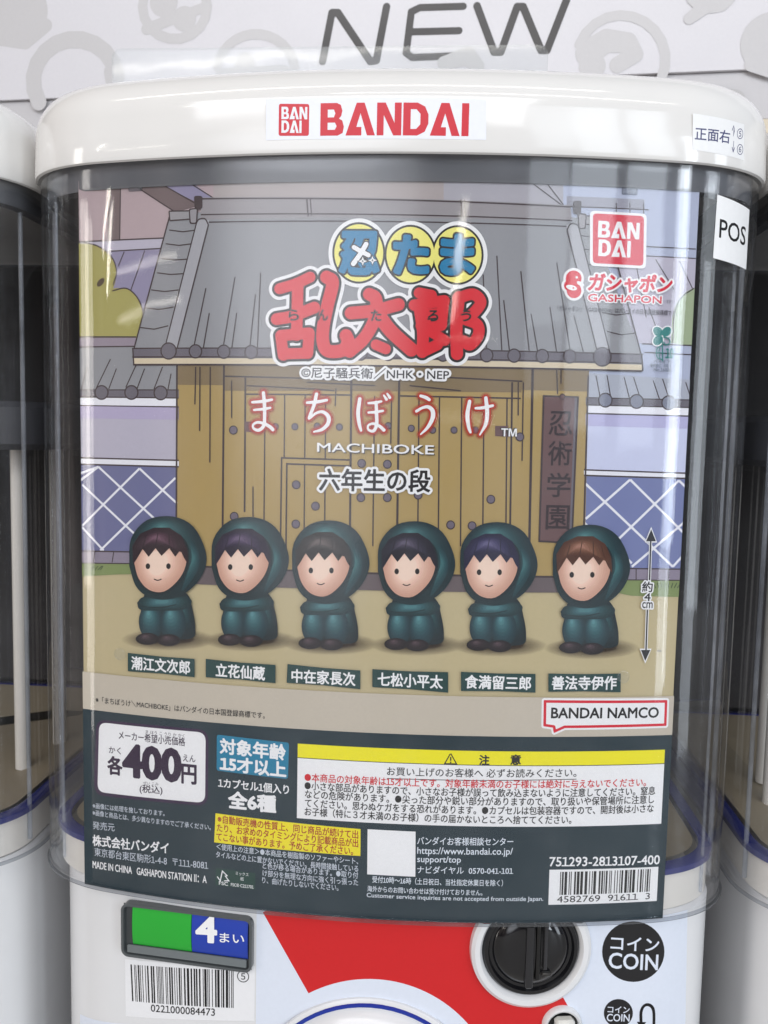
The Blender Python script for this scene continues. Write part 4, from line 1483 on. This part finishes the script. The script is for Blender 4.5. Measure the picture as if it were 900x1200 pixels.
H0, H1 = (20, 50, 56), (88, 136, 136)
K0, K1 = (24, 58, 66), (92, 140, 144)
for n_, (cx_, cy_, hc) in enumerate(DOLLS):
    g = Sheet(POSTER, 22)
    B0 = cy_ + 98
    Q = lambda pts: [(cx_ + a, cy_ + b) for a, b in pts]
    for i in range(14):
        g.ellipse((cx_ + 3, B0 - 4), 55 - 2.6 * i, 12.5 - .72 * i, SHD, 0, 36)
    # back and hips, knees, folded arms, shoes
    blend(g, Q([(-26, 42), (0, 34), (24, 40), (31, 60), (34, 80), (31, 92), (10, 94), (-18, 92), (-30, 70)]), (cx_ + 20, cy_ + 58), (16, 40, 46), (44, 88, 92), 1, 6)
    for a, b, w, h_, fx, fy in ((-18, 73, 14, 21, -21, 62), (8, 74, 15, 21, 4, 62)):
        blend(g, ell((cx_ + a, cy_ + b), w, h_), (cx_ + fx, cy_ + fy), K0, K1, 2, 8)
    blend(g, Q([(-34, 51), (-26, 44), (0, 45), (22, 43), (30, 50), (20, 59), (-8, 60), (-30, 59)]), (cx_ - 6, cy_ + 49), (22, 54, 60), (80, 126, 130), 3, 7, .25)
    g.line(Q([(-30, 55), (-8, 56.5), (12, 53)]), 1.1, M(18, 44, 50), 4, True)
    for a, b in ((-22, 93), (3, 94.5)):
        blend(g, ell((cx_ + a, cy_ + b), 13.5, 7), (cx_ + a - 3, cy_ + b - 3.5), (26, 18, 24), (96, 78, 84), 4, 5)
    dl = g.build('painted_doll', poster)
    hs = Sheet(POSTER, 27)
    blend(hs, Q([(-43, 8), (-41, -24), (-22, -46), (8, -50), (32, -38), (46, -10), (45, 12), (31, 33), (8, 46), (-18, 45), (-35, 32)]), (cx_ - 6, cy_ - 38), H0, H1, 0, 11, .06)
    blend(hs, Q([(26, -26), (38, -8), (37, 12), (24, 32), (18, 36), (27, 12), (29, -8)]), (cx_ + 31, cy_ - 2), (32, 70, 76), (66, 112, 114), 1, 5, .3)
    hs.build('hood', dl)
    fs = Sheet(POSTER, 29)
    fs.curve(Q([(-39, 4), (-37, -18), (-20, -34), (6, -34), (24, -20), (27, 2), (19, 24), (0, 40), (-20, 38), (-34, 24)]), M(18, 42, 48), 0)
    blend(fs, Q([(-37, 4), (-35, -16), (-19, -31), (5, -31), (21, -19), (24, 2), (16, 22), (-2, 37.5), (-20, 35.5), (-32, 22)]), (cx_ - 12, cy_ + 6), (196, 156, 138), (232, 204, 188), 1, 9, .4)
    fs.ellipse((cx_ - 21, cy_ + 8), 2.6, 3.4, LBLK, 3, 16); fs.ellipse((cx_ + 3, cy_ + 8), 2.6, 3.4, LBLK, 3, 16)
    fs.line(Q([(-14, 23), (-9.5, 24.5), (-5, 23)]), 1.2, SHO, 3, True)
    fs.build('face', dl)
    hr = Sheet(POSTER, 33)
    FR = [(-38, 6), (-39, -16), (-30, -30), (-14, -37), (4, -37), (18, -28), (25, -12), (26, 6), (21, -2), (17, -11), (11, -3), (4, -13), (-5, -4), (-12, -13), (-20, -3), (-27, -12), (-33, -2)]
    hr.poly(Q(FR), M(*mixc(hc, (10, 8, 10), .35)), 0)
    blend(hr, Q([(-36, -8), (-34, -20), (-24, -30), (-6, -34.5), (10, -30), (20, -18), (22, -6), (12, -12), (-8, -15), (-26, -14)]), (cx_ - 12, cy_ - 26), mixc(hc, (10, 8, 10), .3), mixc(hc, (240, 225, 225), .30), 1, 7, .2)
    for a, b in (((-27, -13), (-23, -27)), ((-12, -14), (-9, -31)), ((4, -14), (4, -31)), ((17, -12), (13, -26))):
        hr.line(Q([a, b]), .9, M(*mixc(hc, (10, 8, 10), .5)), 2)
    hr.build('fringe', dl)

# --- name plates under the dolls
PL = [((151, 764.5), (229, 771.5), (229, 793), (151, 786), '潮江文次郎', (155.5, 776), (223.5, 781.8)),
      ((242, 771.5), (323.5, 778.5), (323.5, 800), (242, 793), '立花仙蔵', (254, 784.5), (311, 788.8)),
      ((337.5, 777.5), (422.5, 785), (422.5, 807), (336.5, 799.5), '中在家長次', (342.5, 791), (416.5, 795.4)),
      ((436.5, 783.5), (525, 787), (525, 811), (436.5, 804.5), '七松小平太', (443, 795), (518.5, 798.6)),
      ((540, 786.5), (627, 789), (627, 811), (540, 809), '食満留三郎', (545, 798), (621.5, 800)),
      ((642, 788.5), (726.5, 788.5), (726.5, 810.5), (642, 810), '善法寺伊作', (646.5, 799.5), (721.5, 799.5))]
PG = M(32, 72, 70)
for tl_, tr_, br_, bl_, tx, a, b in PL:
    g = Sheet(POSTER, 22)
    mid = lambda p, q, k, d: (p[0] + (q[0] - p[0]) * k, p[1] + (q[1] - p[1]) * k + d)
    g.poly([tl_, mid(tl_, tr_, .5, .8), tr_, mid(tr_, br_, .5, 0), br_, mid(br_, bl_, .5, -.8), bl_], PG, 0)
    pl_ = g.build('name_plate', poster)
    g = Sheet(POSTER, 23)
    g.text(tx, a, b, 15.5, WHITE, 0, .022)
    g.build('lettering', pl_)

# --- size arrow
g = Sheet(POSTER, 23)
for w, grow, m, ly in ((3.6, 1, WHITE, 0), (1.8, 0, M(50, 50, 54), 1)):
    g.line([(761.5, 632), (760, 681)], w, m, ly); g.line([(757.5, 714), (755.8, 765)], w, m, ly)
    k = 1.5 if grow else 0
    g.poly([(762, 620 - k * 2), (767.5 + k, 634 + k), (756 - k, 634 + k)], m, ly); g.poly([(755, 774 + k * 2), (750 - k, 761 - k), (761 + k, 761 - k)], m, ly)
g.text('約', (751.5, 687), (763.5, 687.3), 12, M(44, 44, 48), 1, .02, halo=1.6)
g.text('4', (754, 699), (761, 699.2), 9, M(44, 44, 48), 1, .02, halo=1.6)
g.text('cm', (751.5, 708.5), (763.5, 708.8), 7, M(44, 44, 48), 1, .02, halo=1.6)
g.line([(769, 762), (774, 762.3)], 1.2, LINE, 0)
g.build('size_arrow', poster)

# --- grey strip and dark band
g = Sheet(POSTER, 20)
zb = (g.h((101, 830))[1] + g.h((450, 859))[1] + g.h((793, 860))[1]) / 3
def strip(sh_, z0_, z1_, m, ly): sh_.sz([(sL, z0_), (sR, z0_), (sR, z1_), (sL, z1_)], m, ly)
strip(g, zb, zb + .0170, M(190, 182, 168), 0)
edge_clip(g).build('grey_strip', poster)
g = Sheet(POSTER, 21)
strip(g, BOTZ, zb, TEAL_DARK, 0)
edge_clip(g).build('dark_band', poster)
g = Sheet(POSTER, 22)
g.text('※「まちぼうけ＼MACHIBOKE」はバンダイの日本国登録商標です。', (113.5, 819), (311, 837.7), 7.6, INK, 1, .008)
g.build('trademark_line', poster)

# --- company bubble
g = Sheet(POSTER, 22)
BUB = [(637.5, 820.5), (780, 820.5), (779, 849), (661, 851.5), (649, 857), (648, 851), (637, 849.5)]
def grown(pts, d):
    q = [np.array(g.h(p)) for p in pts]
    sc_ = POSTER.scale(700, 835)
    b = [(*q[i], *q[(i + 1) % len(q)]) for i in range(len(q))]
    return sdf_polys(bound=b, level=d * sc_, step=.7 * sc_)
g.raw(grown(BUB, 3.2), WHITE, 0); g.raw(grown(BUB, .9), M(206, 30, 58), 1); g.raw(grown(BUB, -2.2), WHITE, 2)
g.text('BANDAI NAMCO', (645.5, 834.6), (770.5, 834), 12, INK, 3, .03)
g.build('company_mark', poster)

# --- price box
g = Sheet(POSTER, 22)
g.quad((114, 842), (245.5, 854.5), (244.5, 944), (111.5, 930.5), M(58, 32, 70), 0, 13)
g.quad((117.6, 845.5), (242, 857.7), (241.3, 940), (115.6, 927), M(238, 236, 242), 1, 10)
pb = g.build('price_panel', poster)
g = Sheet(POSTER, 24)
PU = M(52, 28, 62)
g.text('メーカー希望小売価格', (140.5, 860.3), (218, 868.6), 10, PU, 0, .012)
g.text('ま ほう こ うり か かく', (172, 856.6), (217.5, 861.6), 4.2, PU, 0)
g.text('かく', (129, 877.7), (143, 879.2), 8, PU, 0, .01)
g.text('各', (127.7, 895.5), (144.3, 897.3), 21, PU, 0, .03)
g.text('400', (146.5, 890), (212, 896.6), 36, PU, 0, .055)
g.text('えん', (215.7, 887), (230, 888.4), 8, PU, 0, .01)
g.text('円', (214.3, 905.5), (230.8, 907.2), 22, PU, 0, .03)
g.text('(税込)', (165, 923.6), (191.5, 925.6), 11, PU, 0, .012)
g.text('ぜい こみ', (169, 916.5), (187, 918), 3.4, PU, 0)
g.build('lettering', pb)

# --- age box and count
g = Sheet(POSTER, 22)
g.quad((255, 860), (339.3, 869.5), (338, 912), (254.7, 902), M(22, 128, 158), 0, 3)
ab = g.build('age_panel', poster)
g = Sheet(POSTER, 23)
g.text('対象年齢', (259, 873), (335, 881), 18, WHITE, 0, .03)
g.text('15才以上', (259, 893), (335.5, 901.3), 17.5, WHITE, 0, .035)
g.build('lettering', ab)
g = Sheet(POSTER, 22)
g.text('1カプセル1個入り', (256.7, 916), (339, 924.5), 11, WHITE, 0, .02)
g.text('全6種', (269, 936), (323.5, 941.5), 19.5, WHITE, 0, .04)
g.build('count_text', poster)

# --- small print on the left
SM = M(196, 202, 210)
g = Sheet(POSTER, 22)
g.text('※画像には処理を施しております。', (110, 943), (194, 952.3), 6.6, SM, 0, .006)
g.text('※画像と商品とは、多少異なりますのでご了承ください。', (110, 951.2), (248, 968.5), 6.8, SM, 0, .006)
g.text('発売元', (110, 966), (135.6, 968.7), 9.3, SM, 0)
g.text('株式会社バンダイ', (110, 983.5), (198.5, 993), 13, WHITE, 0, .022)
g.text('東京都台東区駒形1-4-8  〒111-8081', (112, 997), (245, 1012.8), 10.3, SM, 0)
g.text('MADE IN CHINA   GASHAPON STATION Ⅱ：A', (110, 1011.7), (243, 1029.3), 8.8, WHITE, 0, .016)
g.build('maker_address', poster)

# --- paper certificate mark
g = Sheet(POSTER, 22)
g.quad((254, 1016), (300, 1022), (299.5, 1041.4), (253, 1035.9), M(24, 70, 62), 0)
cb = g.build('paper_mark', poster)
g = Sheet(POSTER, 23)
g.line([(255.5, 1026), (259, 1031), (261.5, 1019.5), (267, 1025), (265, 1025.5), (269, 1031), (263.5, 1031)], 1.2, WHITE, 0)
g.text('FSC', (257.5, 1033.4), (268, 1034.8), 4, WHITE, 0, .02)
g.text('ミックス', (277, 1022), (292, 1024), 4, WHITE, 0); g.text('紙', (282.5, 1028.4), (286.5, 1029), 4.2, WHITE, 0)
g.text('FSC® C211701', (271.5, 1035.2), (298, 1038.2), 3.8, WHITE, 0, .01)
g.build('lettering', cb)

# --- yellow notice
g = Sheet(POSTER, 22)
g.quad((253.5, 952), (422.8, 970.5), (422.6, 1002), (251.8, 986), M(244, 214, 28), 0)
yb_ = g.build('notice_panel', poster)
g = Sheet(POSTER, 23)
NR = M(166, 44, 28)
g.text('※自動販売機の性質上、同じ商品が続けて出', (256, 958.3), (420, 977), 9.6, NR, 0, .014)
g.text('たり、お求めのタイミングにより記載商品が出', (255.3, 968.5), (420, 987), 9.6, NR, 0, .014)
g.text('てこない事があります。予めご了承ください。', (254.5, 979), (414, 996.2), 9.6, NR, 0, .014)
g.build('lettering', yb_)
g = Sheet(POSTER, 22)
for tx, a, b in (('＜使用上の注意＞●本商品を樹脂製のソファーやシート、', (254.5, 990.7), (420, 1008)), ('タイルなどの上に置かないでください。長時間接触している', (254, 1000), (420, 1016.8)),
                 ('と色が移る場合があります。●取り付', (308.5, 1013), (420, 1024.6)), ('け部分を無理な方向に強く引っ張った', (308.5, 1021.7), (420, 1033)), ('り、曲げたりしないでください。', (308, 1030), (397, 1039))):
    g.text(tx, a, b, 7.6, SM, 0, .008)
g.build('usage_text', poster)

# --- caution panel
g = Sheet(POSTER, 22)
zt = sum(g.h(p)[1] for p in ((349, 870), (450, 876), (560, 880.2), (777, 877))) / 4
zm = sum(g.h(p)[1] for p in ((349, 886.4), (560, 897.2), (777, 893))) / 3
zl = sum(g.h(p)[1] for p in ((349, 956), (487, 967.6), (560, 968), (774, 963))) / 4
xa_, xb_ = g.h((349, 910))[0], g.h((776, 920))[0]
g.sz([(xa_, zl), (xb_, zl), (xb_, zm), (xa_, zm)], M(240, 240, 246), 0)
g.sz([(xa_, zm), (xb_, zm), (xb_, zt), (xa_, zt)], M(246, 218, 20), 0)
g.sz([(xa_, zm - .00015), (xb_, zm - .00015), (xb_, zm + .00015), (xa_, zm + .00015)], INK, 1)
cp_ = g.build('caution_panel', poster)
g = Sheet(POSTER, 24)
g.line([(528, 882), (534.8, 894.2), (521, 893.8), (527.4, 882.6)], 1.2, INK, 0); g.line([(528, 886), (528, 890.5)], 1.5, INK, 1); g.ellipse((528, 892.3), .9, .9, INK, 1, 8)
g.text('注', (561.5, 889.6), (573, 889.8), 11.5, INK, 0, .03); g.text('意', (598, 889.4), (609.7, 889.2), 11.5, INK, 0, .03)
g.text('お買い上げのお客様へ 必ずお読みください。', (453.7, 902.6), (674.7, 904.4), 10.2, INK, 0, .006)
g.line([(453.7, 911.2), (560, 913.5), (674.7, 912)], .8, INK, 0)
RD = M(200, 30, 48)
for tx, a, b, m in (('●本商品の対象年齢は15才以上です。対象年齢未満のお子様には絶対に与えないでください。', (357.6, 909.6), (756, 915.4), RD),
                    ('●小さな部品がありますので、小さなお子様が誤って飲み込まないように注意してください。窒息', (357.6, 919.3), (766.7, 925.3), INK),
                    ('などの危険があります。●尖った部分や鋭い部分がありますので、取り扱いや保管場所に注意し', (358, 929.3), (765.3, 935.4), INK),
                    ('てください。思わぬケガをする恐れがあります。●カプセルは包装容器ですので、開封後は小さな', (358, 939.6), (764.8, 945.9), INK),
                    ('お子様（特に３才未満のお子様）の手の届かないところへ捨ててください。', (357.6, 949.6), (668.8, 959.4), INK)):
    g.text(tx, a, b, 10.0, m, 0, .012)
g.build('lettering', cp_)

# --- blank white patch, help line, barcode
g = Sheet(POSTER, 22)
g.quad((431, 970.6), (487, 973.5), (486.7, 1026.2), (430.5, 1023.4), M(238, 238, 244), 0)
g.build('white_patch', poster)
g = Sheet(POSTER, 22)
PT = M(214, 220, 228)
for tx, a, b, hh in (('バンダイお客様相談センター', (489, 984), (601, 985), 9.4), ('https://www.bandai.co.jp/', (489, 996.6), (600.5, 997.6), 10.4), ('support/top', (489, 1006.5), (539.8, 1007.3), 9.6),
                     ('ナビダイヤル  0570-041-101', (489, 1017.8), (601, 1019), 8.6), ('受付10時～16時（土日祝日、当社指定休業日を除く）', (436.5, 1029.2), (589, 1033.6), 7.8),
                     ('海外からのお問い合わせは受け付けておりません。', (430.8, 1040), (565, 1044.8), 7), ('Customer service inquiries are not accepted from outside Japan.', (430, 1048.2), (636, 1052.6), 6.6)):
    g.text(tx, a, b, hh, PT, 0, .008)
g.build('help_text', poster)
g = Sheet(POSTER, 22)
g.text('751293-2813107-400', (643.5, 1008.6), (772, 1006.2), 10.6, WHITE, 0, .02)
g.build('stock_number', poster)
g = Sheet(POSTER, 22)
g.quad((643.3, 1018), (770.5, 1014.5), (768.5, 1054.5), (642, 1059), M(240, 240, 246), 0)
bc = g.build('barcode_panel', poster)
g = Sheet(POSTER, 23)
barcode(g, (656, 1020.5), (761.5, 1017), (655, 1047.5), (760, 1043.5), INK, 0, 11, 32)
g.text('4582769  91611  3', (652, 1052.6), (760.5, 1048.6), 7.4, INK, 0, .004)
g.build('lettering', bc)

# ================================================================== CARD HOLDER ON TOP
holder_y = .034
HS = Surf([(-.14, holder_y), (.1, holder_y)])
tl, tr = HS.hit(131, 67), HS.hit(643, 42)
zt_ = (tl[1] + tr[1]) / 2
x0_, x1_ = HS.pos(*tl, 0)[0], HS.pos(*tr, 0)[0]
lp = rounded_rect(x0_, x1_, .1799, zt_, .004)
n_ = len(lp)
v = [(a, holder_y, b) for a, b in lp] + [(a, holder_y + .002, b) for a, b in lp]
f = [tuple(range(n_)), tuple(reversed(range(n_, 2 * n_)))] + [(i, n_ + i, n_ + (i + 1) % n_, (i + 1) % n_) for i in range(n_)]
tag(mesh_obj('card_holder', v, f, CLEAR_CARD), 'clear acrylic card holder standing on top of the middle machine lid', 'card holder')

# ================================================================== HEADER SIGN
def sign_y(x): return .25 - .085 * (x - .2316)
SGN = Surf([(-.62, sign_y(-.62)), (0, sign_y(0)), (.62, sign_y(.62))])
zbot = (SGN.hit(0, 118)[1] + SGN.hit(695, 87)[1] + SGN.hit(900, 81)[1]) / 3
sign = thing('header_sign', 'pale header board printed NEW above the machines with grey round emblems', 'sign')
lp = [(-.60, sign_y(-.60)), (.60, sign_y(.60)), (.60, sign_y(.60) + .012), (-.60, sign_y(-.60) + .012)]
loft('board', [(lp, zbot), (lp, .60)], M(214, 212, 216, 'sticker'), sign, (True, True), smooth=False)
g = Sheet(SGN, 2)
EG = M(197, 195, 196, 'sticker')
ARC = lambda c, r, a0, a1, w, n=14: [(c[0] + r * math.cos(math.radians(a)), c[1] + r * math.sin(math.radians(a)), w) for a in np.linspace(a0, a1, n)]
BLOB = lambda c, r: [(c[0], c[1], r)]
g.strokes([BLOB((24, 14), 36), [(2, 44, 10), (30, 50, 8), (54, 30, 8)]], EG, 0, step=1.5, smooth=False)
g.strokes([ARC((88, 95), 49, 150, 390, 10), [(130, 84, 9), (132, 96, 9)]], EG, 1, step=1.5, smooth=False)
g.strokes([ARC((205, 8), 38, -60, 200, 6), BLOB((192, 2), 18), BLOB((216, 22), 15), [(172, 34, 7), (236, 10, 6)]], EG, 2, step=1.5, smooth=False)
g.strokes([ARC((300, 86), 46, 190, 350, 6), BLOB((287, 74), 13), [(262, 92, 12), (330, 90, 14)]], EG, 3, step=1.5, smooth=False)
g.strokes([ARC((728, 70), 52, 200, 420, 6), [(690, 62, 16), (710, 48, 14), (735, 50, 12), (744, 64, 10), (724, 76, 10)], BLOB((694, 78), 16)], EG, 4, step=1.5, smooth=False)
g.strokes([BLOB((835, -18), 34), [(845, 4, 10), (858, -10, 10)]], EG, 5, step=1.5, smooth=False)
g.strokes([BLOB((904, 50), 36), [(880, 76, 8), (905, 84, 8)]], EG, 6, step=1.5, smooth=False)
g.strokes([[(520, 74, 8), (548, 66, 11), (560, 78, 8)]], EG, 7, step=1.5, smooth=False)
g.strokes([[(808, 22, 7), (826, 8, 9), (812, -2, 8)]], EG, 8, step=1.5, smooth=False)
g.build('emblem_print', sign)
g = Sheet(SGN, 4)
BK = M(40, 35, 34, 'sticker')
g.strokes([[(378, 72, 4.6), (389, 15, 4.6), (396, 15, 4.6), (434, 72, 4.6), (441, 71, 4.6), (453, 8, 4.6)],
           [(543, 7.5, 4.2), (492, 9, 4.2), (482, 14, 4.4), (476, 62, 4.4), (483, 67.5, 4.2), (542, 65, 4.2)], [(479, 37.5, 4.2), (538, 36, 4.2)]], BK, 0, step=1.0, smooth=False)
g.strokes([[(559, 7, 4.6), (579, 61, 4.6), (587, 61, 4.6), (606, 8, 4.6), (613, 8, 4.6), (634, 59, 4.6), (641, 59, 4.6), (667, -8, 4.6)]], BK, 0, step=1.0, smooth=False)
g.build('lettering', sign)
# clear strip and rail below the board
zc = SGN.hit(30, 166)[1]
lp = [(-.60, sign_y(-.60) + .003), (.60, sign_y(.60) + .003), (.60, sign_y(.60) + .008), (-.60, sign_y(-.60) + .008)]
loft('lower_strip', [(lp, zc), (lp, zbot - .0006)], M(196, 194, 196, 'sticker'), sign, (True, True), smooth=False)
g = Sheet(SGN, -20)
EG2 = M(182, 180, 180, 'sticker')
g.strokes([BLOB((0, 148), 14)], EG2, 0, step=1.5, smooth=False)
g.build('strip_print', sign)
g = Sheet(SGN, -20)
g.strokes([[(838, 112, 10), (860, 118, 14)]], EG2, 1, step=1.5, smooth=False)
g.build('strip_print', sign)
zr = SGN.hit(30, 186)[1]
lp = [(-.60, sign_y(-.60) - .002), (.60, sign_y(.60) - .002), (.60, sign_y(.60) + .03), (-.60, sign_y(-.60) + .03)]
loft('rail', [(lp, zr), (lp, zc - .002)], M(216, 204, 182, 'dull'), sign, (True, True), smooth=False)

# ================================================================== ROOM BEHIND
WALLM = M(40, 36, 34, 'rough')
w = mesh_obj('wall', [(-1.2, .36, FLOOR_Z), (1.2, .36, FLOOR_Z), (1.2, .36, .7), (-1.2, .36, .7), (-1.2, .40, FLOOR_Z), (1.2, .40, FLOOR_Z), (1.2, .40, .7), (-1.2, .40, .7)],
             [(0, 1, 2, 3), (5, 4, 7, 6), (3, 2, 6, 7), (4, 0, 3, 7), (1, 5, 6, 2), (4, 5, 1, 0)], WALLM)
w['kind'] = 'structure'
fl = mesh_obj('floor', [(-3, -3.5, FLOOR_Z), (3, -3.5, FLOOR_Z), (3, .42, FLOOR_Z), (-3, .42, FLOOR_Z)], [(0, 1, 2, 3)], M(176, 172, 166, 'dull'))
fl['kind'] = 'structure'
